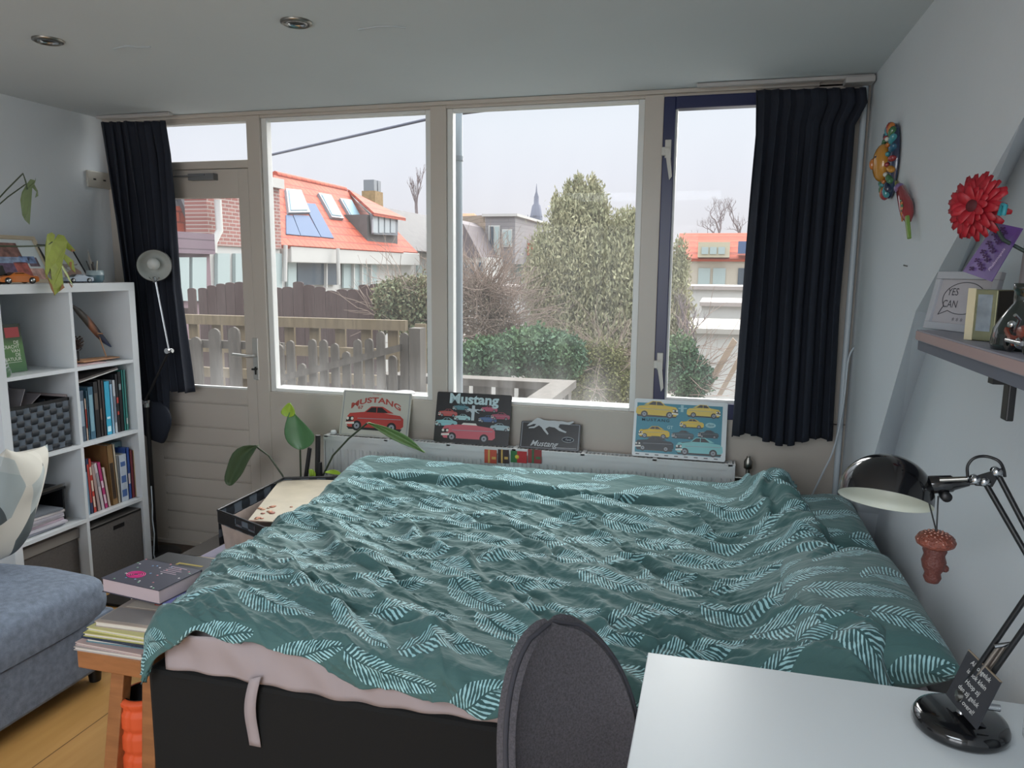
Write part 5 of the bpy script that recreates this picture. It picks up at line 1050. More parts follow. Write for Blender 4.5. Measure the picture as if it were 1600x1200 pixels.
# ================================================= SOFA AND CUSHION
M_sofa = mat('blue grey wool upholstery', '6f7a8a', .95, noise=.22, nscale=45, bump=.25, bscale=300)
sx0, sx1, sy0, sy1 = -2.72, -2.13, .15, 2.19
t = thing('sofa', 'blue-grey upholstered footstool sofa in front of the bookcase', 'sofa', ((sx0+sx1)/2, 1.2, 0))
def cush(u, v):
    a = 2*math.pi*u; cx, cy = (sx0+sx1)/2, (sy0+sy1)/2; hx, hy = (sx1-sx0)/2+.012, (sy1-sy0)/2+.012; p = 9
    ca, sa = math.cos(a), math.sin(a); k = (abs(ca)**p+abs(sa)**p)**(-1/p)
    if v < .35: q_ = v/.35; r_ = 1; z = .27+.09*q_; bul = 1+.012*math.sin(math.pi*q_)
    else: q_ = (v-.35)/.65; r_ = 1; bul = math.cos(q_*math.pi/2)**.22 if q_ < 1 else 0; z = .36+.075*math.sin(q_*math.pi/2)**.9
    return (cx+hx*ca*k*bul, cy+hy*sa*k*bul, z+.004*math.sin(a*5))
MB().grid(cush, 120, 26).build('seat_cushion', M_sofa, t)
MB().box(sx0, sx1, sy0, sy1, .07, .275).build('base', M_sofa, t, bevel=.015)
for x in (sx0+.06, sx1-.06):
    for y in (sy0+.06, sy1-.06): MB().lathe([(.02, 0), (.028, .07)], 14, (x, y, 0)).build('foot', M_black, t)
# geometric print cushion
tq = PX(28, 785, -2.52)
cM = Matrix.Translation(PX(12, 790, -2.42)) @ Matrix.Rotation(math.radians(-62), 4, 'Z') @ Matrix.Rotation(math.radians(72), 4, 'X') @ Matrix.Rotation(.2, 4, 'Z')
mg = bpy.data.materials.new('geometric triangle print'); mg.use_nodes = True; n = mg.node_tree; b_ = n.nodes['Principled BSDF']; tcw = n.nodes.new('ShaderNodeUVMap')
vo = n.nodes.new('ShaderNodeTexVoronoi'); vo.inputs['Scale'].default_value = 7; vo.distance = 'EUCLIDEAN'; mpp = n.nodes.new('ShaderNodeMapping'); mpp.inputs['Rotation'].default_value = (0, 0, .78); n.links.new(tcw.outputs[0], mpp.inputs[0]); n.links.new(mpp.outputs[0], vo.inputs['Vector'])
rr = n.nodes.new('ShaderNodeValToRGB'); rr.color_ramp.interpolation = 'CONSTANT'; xx = sockets(n, vo.outputs['Color'])[0]; n.links.new(xx.o, rr.inputs[0]); rr.color_ramp.elements[0].color = (*srgb('4a5356'), 1); rr.color_ramp.elements[1].position = .86; rr.color_ramp.elements[1].color = (*srgb('9ba6a8'), 1)
for pos, c in ((.16, 'c9c6bd'), (.42, 'aab2b2'), (.58, 'd0cdc4')): k = rr.color_ramp.elements.new(pos); k.color = (*srgb(c), 1)
n.links.new(rr.outputs[0], b_.inputs['Base Color']); b_.inputs['Roughness'].default_value = .8
n_ = 40; vs = []; uv = []; fs = []
for s_ in (1, -1):
    for j in range(n_+1):
        for i in range(n_+1):
            a, c = 2*i/n_-1, 2*j/n_-1; e_ = max(0, (1-abs(a)**2.6))**.5*max(0, (1-abs(c)**2.6))**.5; vs.append(cM @ Vector((a*.22*(1-.1*(1-c*c)*a**4), c*.22*(1-.1*(1-a*a)*c**4), s_*.075*e_*(1+.25*(float(N1(np.array(a*2+5+s_), np.array(c*2+5)))-.5))))); uv.append((a*.22+1, c*.22+1))
for s_ in (0, 1):
    for j in range(n_):
        for i in range(n_): q_ = [s_*(n_+1)**2+j*(n_+1)+i, s_*(n_+1)**2+j*(n_+1)+i+1, s_*(n_+1)**2+(j+1)*(n_+1)+i+1, s_*(n_+1)**2+(j+1)*(n_+1)+i]; fs.append(q_ if s_ == 0 else q_[::-1])
cl = cM.translation; me = bpy.data.meshes.new('cushion'); me.from_pydata([tuple(v-cl) for v in vs], [], fs); l_ = me.uv_layers.new(name='UVMap'); l_.data.foreach_set('uv', [x for f_ in fs for k in f_ for x in uv[k]]); me.polygons.foreach_set('use_smooth', [True]*len(fs)); me.materials.append(mg)
tag(put(bpy.data.objects.new('cushion', me), None, cl), 'white and grey triangle print cushion standing on the sofa by the bookcase', 'cushion')
# ================================================= BENCH WITH BOOKS, ROLLER, BASKET, PLANT
M_wood = mat('oiled acacia', '96633c', .5, noise=.2, nscale=7, stretch=(1, 6, 6))
by0, by1, bx0, bx1, bz = 1.64, 2.42, -1.735, -1.485, .445
t = thing('wooden_bench', 'low wooden bench with splayed legs between sofa and bed', 'bench', ((bx0+bx1)/2, 2.0, 0))
MB().box(bx0+.04, bx1, by0, by1, bz-.035, bz).build('seat_board', M_wood, t, bevel=.004); MB().box(bx0, bx0+.22, by0-.01, by0+.06, bz-.055, bz-.0).build('front_rail', M_wood, t, bevel=.004)
for y, s_ in ((by0+.01, -1), (by1-.05, 1)):
    for x, k in ((bx0+.10, -1), (bx1-.045, .2)): MB().prism([(x, y, bz-.04), (x+.045, y, bz-.04), (x+.045, y+.035, bz-.04), (x, y+.035, bz-.04)], (k*.03+.0, s_*.045, -(bz-.04))).build('leg', M_wood, t, bevel=.003)
def flatbook(lb, x, y, z, w, d, th, rz, col, page='d3ccc2', cat='book', grp='books stacked on the bench', nm='book', prints=()):
    M = Matrix.Translation((x, y, z)) @ Matrix.Rotation(rz, 4, 'Z'); t = thing(nm, lb, cat, (x, y, z), grp)
    MB(M).box(-w/2, w/2, -d/2, d/2, th-.002, th).box(-w/2, w/2, -d/2, d/2, 0, .002).box(-w/2, w/2, d/2-.002, d/2, 0, th).build('cover', flat(col, .4), t)
    MB(M).box(-w/2+.003, w/2-.003, -d/2+.003, d/2-.003, .002, th-.002).build('pages', flat(page, .8), t)
    return t, M, th
z = bz
for lb, x, y, w, d, th, rz, col in (('white magazine at the bottom of the pile on the bench', -1.625, 1.78, .24, .30, .010, .02, 'b9b0ac'), ('pale pink magazine second from the bottom on the bench', -1.625, 1.78, .235, .29, .008, -.03, 'c2a8a4'), ('blue-green book low in the pile on the bench', -1.615, 1.79, .22, .27, .012, .05, '5f8a96'),
        ('thin navy booklet in the pile on the bench', -1.615, 1.785, .23, .28, .006, .0, '2e3a52'), ('yellow-green book in the pile on the bench', -1.615, 1.785, .225, .27, .011, .03, 'b5b06a'), ('pale yellow book in the pile on the bench', -1.610, 1.79, .22, .265, .010, -.02, 'd0c98c')):
    flatbook(lb, x, y, z, w, d, th, rz, col); z += th
t, M, th = flatbook('beige book with red emblem topping the front pile on the bench', -1.605, 1.80, z, .21, .25, .016, .04, 'ab9d92'); MB(M).box(-.085, .085, -.02, .09, th, th+.0006).build('title_panel', flat('bfb3a4'), t); MB(M).lathe([(0, 0), (.014, 0), (0, .0008)], 16, (0, .02, th+.0006)).build('red_emblem', flat('8e3f32'), t); MB(M).box(-.10, .10, -.11, -.03, th, th+.0006).build('lower_panel', flat('8f8a88'), t)
z += th
# taller rear pile : wooden box, black book, navy book with dots
z0 = bz
for lb, x, y, w, d, th, rz, col in (('wide cream book at the bottom of the rear pile', -1.68, 2.04, .26, .24, .045, .05, 'b98f5e'), ('cream album in the rear pile on the bench', -1.67, 2.035, .25, .235, .035, .0, 'c9bca9'), ('thin cream book under the black one', -1.665, 2.03, .25, .23, .012, .03, 'b5a58e')):
    flatbook(lb, x, y, z0, w, d, th, rz, col, grp='rear book pile on the bench'); z0 += th
t, M, th = flatbook('black book with gold mark below the dotted navy book', -1.70, 2.01, z0, .25, .21, .012, -.05, '1d1c1e', '6a655e', grp='rear book pile on the bench'); MB(M).box(-.02, .08, .03, .04, th, th+.0006).box(-.02, -.01, -.03, .03, th, th+.0006).build('gold_mark', flat('8c7c30'), t); z0 += th
q = PZ(245, 895, z0+.045)
t, M, th = flatbook('thick navy book with coloured dots and pink emblem on the rear pile', q.x-.008, q.y-.01, z0, .235, .17, .045, -.12, '3b3b48', 'b9a8ac', grp='rear book pile on the bench')
b = MB(M); 
for k in range(26): x_, y_ = random.uniform(-.115, .115), random.uniform(-.08, .08); b.mi(k % 4).lathe([(0, .0), (.0035, 0), (0, .0005)], 8, (x_, y_, th+.0002))
b.build('dots', [flat('d6d0d2'), flat('c9808a'), flat('7fa8d0'), flat('8fc09a')], t, kind='stuff')
Mt = M @ Matrix.Translation((0, 0, th)); b = MB()
for r0 in (.028, .022, .015, .009): b.tube([Mt @ Vector((-.04+r0*math.cos(a*.4)*1.1, -.025+r0*.8*math.sin(a*.4), .001)) for a in range(17)], .0014, 5)
b.build('pink_emblem', flat('d23a86'), t)
b = MB()
for k in range(5): pl(b, Mt, [(.01, .02+k*.011), (.075-.012*(k % 2), .02+k*.011), (.075-.012*(k % 2), .023+k*.011), (.01, .023+k*.011)], .0008)
b.build('printed_lines', flat('b9a6b2'), t)
zq = z0
tag(MB(M).box(-.10, .14, -.075, .10, -.001, .0).build('paper_slip', flat('6a6ea6'), loc=q), 'violet sheet sticking out under the dotted navy book', 'paper')
# books by the bed foot with dark blue round print
q = PZ(372, 868, .40)
t, M, th = flatbook('thick book with navy moon print beside the basket', q.x, q.y+.03, .345, .27, .22, .055, -.05, 'a59aa8', 'b8b4b4', grp='books beside the basket'); Mt = M @ Matrix.Translation((0, 0, th))
MB(Mt).box(-.132, .132, -.107, .107, .0, .0005).build('cover_print', flat('8f8aa0'), t); MB(Mt).lathe([(0, .0007), (.085, .0007), (.085, .0012), (0, .0012)], 32, (.03, .01, 0)).build('moon_print', mat('navy moon', '2c3560', .4, noise=.3, nscale=30), t)
flatbook('thinner pale book under the moon print book', q.x+.005, q.y+.03, .325, .27, .23, .018, .03, '4a4650', 'aaa5a2', grp='books beside the basket')
bt = thing('side_crate', 'dark crate on the floor carrying books and basket left of the bed', 'crate', (-1.95, 2.72, 0))
MB().box(-2.16, -1.60, 2.46, 2.98, .0, .31).build('body', mat('dark crate wood', '2c2723', .8), bt, bevel=.004); MB().box(-2.165, -1.595, 2.455, 2.985, .31, .325).build('top', mat('dark crate wood', '2c2723'), bt)
# basket with magazines
K = [PZ(340, 797, .60), PZ(432, 830, .60)]
rim = [PZ(340, 795, .585), PZ(443, 745, .585), PZ(560, 742, .585), PZ(428, 828, .585)]
t = thing('woven_basket', 'black woven basket with magazines between door and bed', 'basket', (rim[0]+rim[2])/2-Vector((0, 0, .2)), 'woven baskets'); cc_ = (rim[0]+rim[1]+rim[2]+rim[3])/4
low = [cc_+(p-cc_)*.88 for p in rim]; zl_ = .335
b = MB()
for i in range(4):
    p0, p1 = rim[i], rim[(i+1) % 4]; out = Vector(((p0+p1)/2-cc_)); out.z = 0; out.normalize()
    if i in (0, 1): weave(b, p0, p1, .43, .565, 9, 4, -out, .003)
    weave(b, p0, p1, .525 if i == 3 else .475 if i == 2 else .43, .575, 9, 2, out, .0015)
b.build('woven_side', [M_w2, M_w1], t)
for i in range(4): MB().tube([rim[i]+Vector((0, 0, -.006)), rim[(i+1) % 4]+Vector((0, 0, -.006))], .005, 6).build('rim', M_black, t)
a, c = rim[3], rim[0]
u_ = (c-a).normalized(); b = MB(frame_from(a-Vector((0, 0, .055)), (c-a), (0, 0, 1))); wA = (c-a).length
out_ = 1
b.box(0, wA*.32, 0, .052, -.002, .004).box(wA*.68, wA, 0, .052, -.002, .004).box(wA*.32, wA*.68, 0, .013, -.002, .004).box(wA*.32, wA*.68, .043, .052, -.002, .004); b.build('front_band', M_black, t)
MB(frame_from(a-Vector((0, 0, .055)), (c-a), (0, 0, 1))).box(wA*.36, wA*.64, .014, .04, .006, .008).build('red_label', flat('d0888a'), t)
zz0 = .33; q4 = [Vector((p.x, p.y, zz0)) for p in low]; top4 = [Vector((cc_.x+(p.x-cc_.x)*.96, cc_.y+(p.y-cc_.y)*.96, .53)) for p in rim]
MB().add(q4+top4, [(0, 1, 5, 4), (1, 2, 6, 5), (2, 3, 7, 6), (3, 0, 4, 7), (0, 3, 2, 1)]).build('liner', mat('paper liner', 'b3a39a', .8, noise=.12, nscale=18), t, solid=.004, label='pale paper liner below the black band')
mq = [(388, 822), (497, 823), (548, 748), (440, 752)]
def sheet_at(lb, q, z, th, col, nm='magazine', dz=0, m=None, grp='magazines in the basket'):
    p = [PZ(x, y, z+dz*k) for k, (x, y) in enumerate(q)]; return tag(MB().prism(p, (0, 0, th)).build(nm, m or flat(col, .4), loc=p[0]), lb, 'magazine', grp)
sheet_at('grey folder edge leaning at the back right of the basket', [(470, 822), (500, 824), (552, 742), (540, 741)], .575, .012, '55565c')
mm = mat('magazine painting', 'b5ab98', .35, noise=.12, nscale=9)
sheet_at('pale art magazine with red flowers lying in the basket', [(388, 814), (486, 820), (532, 752), (440, 748)], .565, .004, 'b5ab98', m=mm)
b = MB()
for k in range(26):
    x_, y_ = random.uniform(402, 462), random.uniform(790, 816); p = PZ(x_+ (y_-803)*-.3, y_, .5705); b.mi(k % 3).lathe([(0, .0), (random.uniform(.006, .014), 0), (0, .0008)], 7, p)
fl = b.build('flower_print', [flat('b5735a'), flat('c08a6a'), flat('9a5f52')], bpy.data.objects['magazine.001'], kind='stuff') if 'magazine.001' in bpy.data.objects else None
# strelitzia behind the basket
pc = Vector((-1.86, 3.13, 0)); t = thing('potted_plant', 'broad-leaved green plant behind the basket in front of the wall', 'houseplant', pc)
MB().lathe([(0, 0), (.10, 0), (.125, .26), (.13, .27), (.115, .27), (.11, .22), (0, .22)], 32, pc).build('pot', mat('dark pot', '2c2c2e', .6), t)
M_gl, M_gd, M_gy = mat('glossy green leaf', '4f7a50', .35, noise=.12, nscale=14), mat('deep green leaf', '44573a', .4, noise=.1, nscale=14), mat('lime leaf', '9ab83c', .4)  # second green is darker and more olive, for the left leaf
def blade(pxs, Y, m, mid, nm='leaf', fold=.03):
    """leaf from left edge / right edge pixel outline with a midrib fold"""
    lft, rgt = pxs; n_ = len(lft); vs = []
    for k in range(n_):
        a_, c_ = PY(*lft[k], Y), PY(*rgt[k], Y); m_ = (a_+c_)/2; w_ = (c_-a_).length; vs += [a_+Vector((0, -fold*w_*6*.3, 0)), (a_*.5+m_*.5)+Vector((0, -.003, 0)), m_+Vector((0, fold*.5, 0)), (c_*.5+m_*.5)+Vector((0, -.003, 0)), c_+Vector((0, -fold*w_*6*.3, 0))]
    o_ = MB().add(vs, [(k*5+j, k*5+j+1, (k+1)*5+j+1, (k+1)*5+j) for k in range(n_-1) for j in range(4)], True).build(nm, m, t, solid=.0015, sub=1)
    MB().tube([vs[k*5+2]+Vector((0, -.003, 0)) for k in range(n_)], .0018, 5).build('midrib', mat('pale rib', '8fae7c', .5), o_); return o_
Yp = 3.12
blade(([(453, 640), (446, 662), (444, 678), (450, 692), (460, 700), (468, 703)], [(463, 648), (484, 668), (494, 678), (494, 688), (485, 698), (472, 703)]), Yp, M_gl, 0)
blade(([(450, 629), (440, 640), (438, 646), (446, 651)], [(454, 630), (463, 640), (462, 650), (452, 652)]), Yp-.01, M_gy, 0)
blade(([(402, 696), (380, 694), (362, 706), (356, 728), (350, 745), (352, 757), (359, 759)], [(403, 697), (397, 708), (388, 722), (382, 738), (372, 750), (364, 758), (361, 759)]), Yp-.06, M_gd, 0)
blade(([(573, 661), (586, 668), (604, 682), (628, 694), (650, 702), (663, 708)], [(574, 660), (598, 664), (620, 672), (640, 682), (652, 694), (663, 708)]), Yp-.02, mat('mid green leaf', '5c7a44', .35, noise=.12, nscale=14), 0)
Bp = PY(475, 745, Yp); base_ = Vector((pc.x, pc.y, .22))
M_st = mat('dark stem', '2f3a26', .5)
for pts in ([(469, 703), (470, 745)], [(398, 696), (420, 712), (441, 742)], [(574, 661), (545, 685), (520, 712), (505, 742)]):
    MB().tube([base_+Vector((random.uniform(-.03, .03), 0, 0))]+[PY(x, y, Yp) for x, y in pts[::-1]], .0045, 8).build('stem', M_st, t)
for x0, y0, x1, y1, r_ in ((497, 680, 496, 745, .012), (484, 700, 478, 745, .010), (499, 722, 500, 745, .013)):
    MB().tube([PY(x0, y0, Yp-.02), PY(x1, y1, Yp-.02), base_+Vector((random.uniform(-.03, .03), 0, 0))], r_, 10).build('cane', mat('black cane', '1b1a1c', .7), t)
blade(([(505, 738), (515, 740), (530, 742)], [(520, 733), (530, 735), (535, 741)]), Yp-.04, M_gy, 0); blade(([(482, 732), (483, 742), (485, 750)], [(492, 735), (495, 742), (492, 750)]), Yp-.04, M_gy, 0)
# orange foam roller
rc = Vector((-1.575, 1.70, 0)); t = thing('foam_roller', 'orange ribbed foam roller standing on the floor beside the bed', 'foam roller', rc)
prof = []
for k in range(34): z_ = .01+.285*k/33; prof.append((.068-(.006 if k % 8 in (6, 7) else 0), z_))
b = MB(); vs = []; fs = []; N_ = 72
for r_, z_ in prof:
    for k in range(N_): g_ = .005 if k % 9 == 0 else 0; vs.append(rc+Vector(((r_-g_)*math.cos(2*math.pi*k/N_), (r_-g_)*math.sin(2*math.pi*k/N_), z_)))
b.add(vs, [(i*N_+k, i*N_+(k+1) % N_, (i+1)*N_+(k+1) % N_, (i+1)*N_+k) for i in range(len(prof)-1) for k in range(N_)], True)
b.lathe([(.068, .295), (.062, .303), (.053, .303)], 48, rc); b.build('foam_shell', mat('orange foam', 'd4552a', .6), t)
MB().lathe([(.054, .304), (.050, .304), (.048, .02), (.05, .0), (.068, .0), (.068, .01)], 40, rc).build('core_tube', M_black, t)
# ================================================= RIGHT WALL: SHELF, FRAME, FLOWER, CERAMICS
t = thing('wall_shelf', 'grey wall shelf with wood-tone edge on the recessed wall', 'wall shelf', (XN-.1, 1.5, 1.38))
sxf = .45; ya = PX(1433, 515, sxf).y
MB().box(sxf, XN-.001, .75, ya, 1.388, 1.412).build('board', mat('shelf grey top', '8f8f98', .6), t); MB().box(sxf-.002, sxf, .75, ya, 1.390, 1.409).build('front_edge', mat('pinkish wood edge', 'a08a88', .6), t)
MB().box(sxf+.004, XN-.001, .75, ya-.002, 1.366, 1.388).build('underboard', mat('shelf underside', '5b606c', .6), t)
q = PX(1579, 590, sxf+.04); MB().box(sxf+.01, XN-.002, q.y-.012, q.y+.012, 1.354, 1.366).build('bracket_arm', M_black, t); MB().box(sxf+.035, sxf+.047, q.y-.014, q.y+.014, PX(1575, 658, sxf+.04).z, 1.37).build('bracket_drop', M_black, t, bevel=.002)
zs = 1.413
# framed speech-bubble print leaning on the wall
a = PX(1440, 512, .50); c = PX(1560, 540, .58)
yr, yl = 1.565, 1.965
bl_, br_ = PZ(1441, 512, zs), PZ(1540, 524, zs); br_ = bl_+(br_-bl_).normalized()*.2; M = frame_from(bl_+Vector((.0, -.0, 0)), br_-bl_, (.17, .12, 1)); wF = .205; hF = .135
t = thing('framed_picture', 'grey framed speech bubble print on the wall shelf', 'picture frame', (.55, ya-.1, zs), 'frames on the wall shelf')
fw = .017
MB(M).box(0, wF, 0, fw, -.012, 0).box(0, wF, hF-fw, hF, -.012, 0).box(0, fw, fw, hF-fw, -.012, 0).box(wF-fw, wF, fw, hF-fw, -.012, 0).build('frame', mat('grey frame', 'a3a6ac', .5), t, bevel=.0015)
MB(M).box(fw, wF-fw, fw, hF-fw, -.010, -.007).build('print', flat('a9a6aa', .7), t)
MI = M @ Matrix.Translation((0, 0, -.0068)); b = MB(); cx_, cy_ = wF*.5, hF*.56
ring = [(cx_+.068*math.cos(a_), cy_+.036*math.sin(a_)) for a_ in np.linspace(-2.2, 3.7, 40)]
b.tube([MI @ Vector((x_, y_, .0006)) for x_, y_ in [(cx_-.07, cy_-.04)]+ring+[(cx_-.062, cy_-.024), (cx_-.07, cy_-.04)]], .0008, 5)
text(b, 'YES', cx_-.038, cy_+.006, .024, MI, .0006, .0, align='CENTER'); text(b, 'CAN', cx_-.038, cy_-.022, .024, MI, .0006, .0, align='CENTER'); text(b, '* * *', cx_, hF*.13, .02, MI, .0006)
b.build('lettering', flat('3b3b42'), t)
M = frame_from((.575, 1.72, zs), (.03, -1, 0), (.03, 0, 1)); t = thing('framed_picture', 'brownish framed picture behind the dark bottle on the wall shelf', 'picture frame', (.58, 1.6, zs), 'frames on the wall shelf'); MB(M).box(0, .24, 0, .215, -.01, 0).build('frame', mat('frame taupe', '8c8484', .6), t); MB(M).box(.014, .226, .014, .20, 0, .001).build('print', flat('9a9294'), t)
# metallic tin box standing on the shelf
q0 = PX(1503, 520, .478); M = Matrix.Translation((.508, q0.y-.05, zs)) @ Matrix.Diagonal((.80, .80, .93, 1)) @ Matrix.Rotation(math.radians(38), 4, 'Z')
t = thing('collector_tin', 'upright gold-green metallic box in front of the framed print', 'tin box', (.49, q0.y, zs))
MB(M).box(-.028, .028, -.035, .035, 0, .105).build('body', mat('metallic gold green', '8f8f72', .25, metal=.7, noise=.25, nscale=20), t, bevel=.0015); MB(M).box(-.026, .026, -.037, -.035, .002, .103).build('dark_side', mat('dark lacquer', '26251f', .2), t)
MB(M).box(-.030, -.028, .018, .038, 0, .107).build('cream_spine', flat('c9bfa0'), t); MB(M).box(-.0290, -.028, -.024, .012, .02, .095).build('printed_panel', mat('panel bluegrey', '7f8890', .3, noise=.3, nscale=40), t)
# dark glass bottle and small model motorcycle
q = PX(1572, 520, .49); t = thing('dark_bottle', 'dark glass bottle with sloping shoulder on the wall shelf', 'bottle', (.50, q.y, zs))
MB().lathe([(0, 0), (.045, 0), (.047, .01), (.044, .035), (.030, .06), (.018, .078), (.017, .098), (.020, .10), (.020, .112), (0, .112)], 32, (.505, q.y-.03, zs)).build('body', mat('smoky glass', '1c2421', .08, coat=.6), t)
q = PX(1590, 545, .47); t = thing('model_motorcycle', 'small red and chrome model motorcycle at the right end of the shelf in view', 'model motorcycle', (.47, q.y, zs))
my = q.y-.01; 
for dy in (.05, -.03): MB().lathe([(.010, -.004), (.017, -.005), (.019, 0), (.017, .005), (.010, .004)], 24, (.472, my+dy, zs+.019), (1, 0, 0)).build('wheel', M_black, t)
MB().ball((.472, my-.002, zs+.036), .014, 12, (.6, 1.6, .8)).build('tank', mat('red brown paint', '7a3a2c', .3), t); MB().prism([(.464, my+.02, zs+.012), (.480, my+.02, zs+.012), (.480, my+.06, zs+.034), (.464, my+.06, zs+.034)], (0, -.004, .006)).build('mudguard', mat('red brown paint', '7a3a2c'), t)
MB().tube([(.472, my+.05, zs+.019), (.472, my+.02, zs+.055), (.462, my+.012, zs+.062)], .003, 8).tube([(.462, my+.035, zs+.02), (.462, my-.03, zs+.02)], .004, 8).ball((.472, my+.005, zs+.018), .010, 10).ball((.470, my+.045, zs+.045), .007, 10).build('chrome_parts', M_chrome, t)
# gerbera and violet card
fc = PX(1523, 322, .46); t = thing('gerbera_flower', 'red artificial gerbera with thin stem above the wall shelf', 'flower', fc)
ax = (CAM-fc).normalized()*.85+Vector((-.75, .15, .10)); ax.normalize(); qm = ax.to_track_quat('Z', 'Y').to_matrix().to_4x4(); M0 = Matrix.Translation(fc) @ qm
M_red, M_red2 = mat('red petals', '9c1826', .5, noise=.12, nscale=30), mat('dark red centre', '4a1018', .7)
for ringi, (n_, L0, L1, tilt) in enumerate(((22, .012, .064, -.12), (20, .010, .056, .10), (16, .008, .040, .42))):
    for k in range(n_):
        a_ = 2*math.pi*(k+.5*ringi)/n_+random.uniform(-.06, .06); R_ = M0 @ Matrix.Rotation(a_, 4, 'Z') @ Matrix.Rotation(-tilt+random.uniform(-.12, .12), 4, 'Y'); Lr = L1*random.uniform(.92, 1.06); vs = []
        for j in range(6):
            s_ = j/5; x_ = L0+(Lr-L0)*s_; w_ = .0092*math.sin(math.pi*(.18+.74*s_))**.7; zc_ = .004*math.sin(s_*2.4)-.006*s_*s_; vs += [(x_, -w_, zc_+.0015), (x_, 0, zc_), (x_, w_, zc_+.0015)]
        MB(R_).add(vs, [(j*3+i, j*3+i+1, (j+1)*3+i+1, (j+1)*3+i) for j in range(5) for i in (0, 1)], True).build('petal', M_red, t, solid=.0008)
MB(M0).lathe([(0, .012), (.008, .012), (.014, .007), (.017, 0)], 20).build('flower_centre', M_red2, t)
se = PX(1640, 400, .56); MB().tube([fc-ax*.004, fc-ax*.03+Vector((0, 0, -.008)), PX(1568, 375, .50), PX(1600, 392, .53), se, (XN-.001, se.y-.03, se.z-.01)], .0035, 10).build('stem', mat('dark green stem', '2e3a35', .5), t)
q = PX(1566, 326, .49); MB().tube([q+Vector((0, .012, -.01)), q+Vector((0, .0, .008)), q+Vector((0, -.016, .004)), q+Vector((0, -.01, -.012))], .004, 8).build('teal_ribbon', mat('teal ribbon', '2f8a96', .5), t)
cq = [PX(1556, 348, .50), PX(1598, 357, .52), PX(1549, 440, .49), PX(1504, 424, .47)]
t = thing('hanging_card', 'translucent violet card with orchid picture hanging from the flower stem', 'card', cq[0]); nv = (cq[1]-cq[0]).cross(cq[3]-cq[0]).normalized()*.0015
MB().prism(cq, nv).build('card', mat('violet card', '5e4380', .3, noise=.25, nscale=14), t)
def cp(u, v): return (cq[0]*(1-u)+cq[1]*u)*(1-v)+(cq[3]*(1-u)+cq[2]*u)*v-nv*.6
out = -nv.normalized() if nv.dot(CAM-cq[0]) < 0 else nv.normalized()*2
b = MB()
for k in range(15):
    u, v = .30+.28*math.sin(k*2.1)*(.6)+.1, .08+.058*k; p = cp(u, v)+out*.0012
    for j in range(4): a_ = j*1.57+k; b.prism([p, p+(cq[1]-cq[0])*.09*math.cos(a_)+(cq[3]-cq[0])*.04*math.sin(a_), p+(cq[1]-cq[0])*.12*math.cos(a_+.5)+(cq[3]-cq[0])*.05*math.sin(a_+.5), p+(cq[1]-cq[0])*.09*math.cos(a_+1)+(cq[3]-cq[0])*.04*math.sin(a_+1)], out*.0006)
b.build('orchid_print', flat('3e1c50'), t, kind='stuff')
Mc = frame_from(cp(.86, .62)+out*.0016, cq[1]*.0+(cq[0]-cq[3]), (cq[1]-cq[0])*-1); b = MB(); text(b, 'Phalaenopsis', 0, 0, .010, Mc, .0004); 
if (Mc.to_3x3() @ Vector((0, 0, 1))).dot(out) > 0: b.build('lettering', flat('cbb6d6'), t)
# ceramic sun mask and parrot
cm = PX(1393, 252, XR-.012); t = thing('ceramic_sun_mask', 'colourful glazed ceramic sun face hanging on the right wall', 'ceramic mask', cm)
Ms = Matrix.Translation((XR-.006, cm.y, cm.z)) @ Matrix(((0, 0, -1, 0), (-1, 0, 0, 0), (0, 1, 0, 0), (0, 0, 0, 1)))      # u along -y, v up, w out of the wall
gl = {k: mat('glaze '+k, c, .12, coat=.6) for k, c in dict(red='8f2f33', blue='2c5f78', teal='3f8a92', green='3c6a44', orange='b56a2c', gold='b8802e', dark='26304a', lilac='6f5a86', white='c9c9c0').items()}
rx_, rz_ = .080, .122
MB(Ms).lathe([(1.0, 0), (1.0, .008), (.9, .018), (.6, .026), (0, .028)], 40, (0, 0, 0), (0, 0, 1), rx_, rz_).build('plate', gl['dark'], t)
keys = ['red', 'blue', 'teal', 'green', 'orange', 'red', 'teal', 'dark', 'green', 'gold']
for k in range(20):
    a_ = 2*math.pi*k/20; u, v = math.cos(a_), math.sin(a_); M_ = Ms @ Matrix.Translation((u*rx_*.86, v*rz_*.86, .018)) @ Matrix.Rotation(math.atan2(v*rz_, u*rx_), 4, 'Z'); MB(M_).ball((0, 0, 0), .018, 12, (1.25, .62, .75)).build('ray', gl[keys[k % 10]], t)
for k in range(14): a_ = 2*math.pi*(k+.5)/14; MB(Ms).ball((math.cos(a_)*rx_*.62, math.sin(a_)*rz_*.62, .028), .0085, 10).build('bead', gl[['teal', 'orange', 'white', 'red', 'green'][k % 5]], t)
MB(Ms).ball((0, -.005, .034), 1, 24, (.044, .062, .030)).build('face', gl['gold'], t)
MB(Ms).ball((0, -.008, .064), 1, 12, (.007, .018, .010)).build('nose', gl['orange'], t)
for s_ in (-1, 1): MB(Ms).ball((s_*.016, .012, .058), 1, 10, (.008, .005, .004)).build('eye', gl['dark'], t)
MB(Ms).ball((0, -.036, .052), 1, 10, (.013, .004, .005)).build('mouth', gl['red'], t)
for s_ in (-1, 1): MB(Ms).ball((s_*.022, -.012, .054), 1, 10, (.008, .008, .004)).build('cheek', gl['red'], t)
pc_ = PX(1417, 330, XR-.02); t = thing('ceramic_parrot', 'glazed ceramic parrot with red body and green tail on the right wall', 'ceramic bird', pc_)
Mp = Matrix.Translation((XR-.022, pc_.y, pc_.z)) @ Matrix(((0, 0, -1, 0), (-1, 0, 0, 0), (0, 1, 0, 0), (0, 0, 0, 1)))
P_ = lambda px, py: (Mp.inverted() @ PX(px, py, XR-.022))
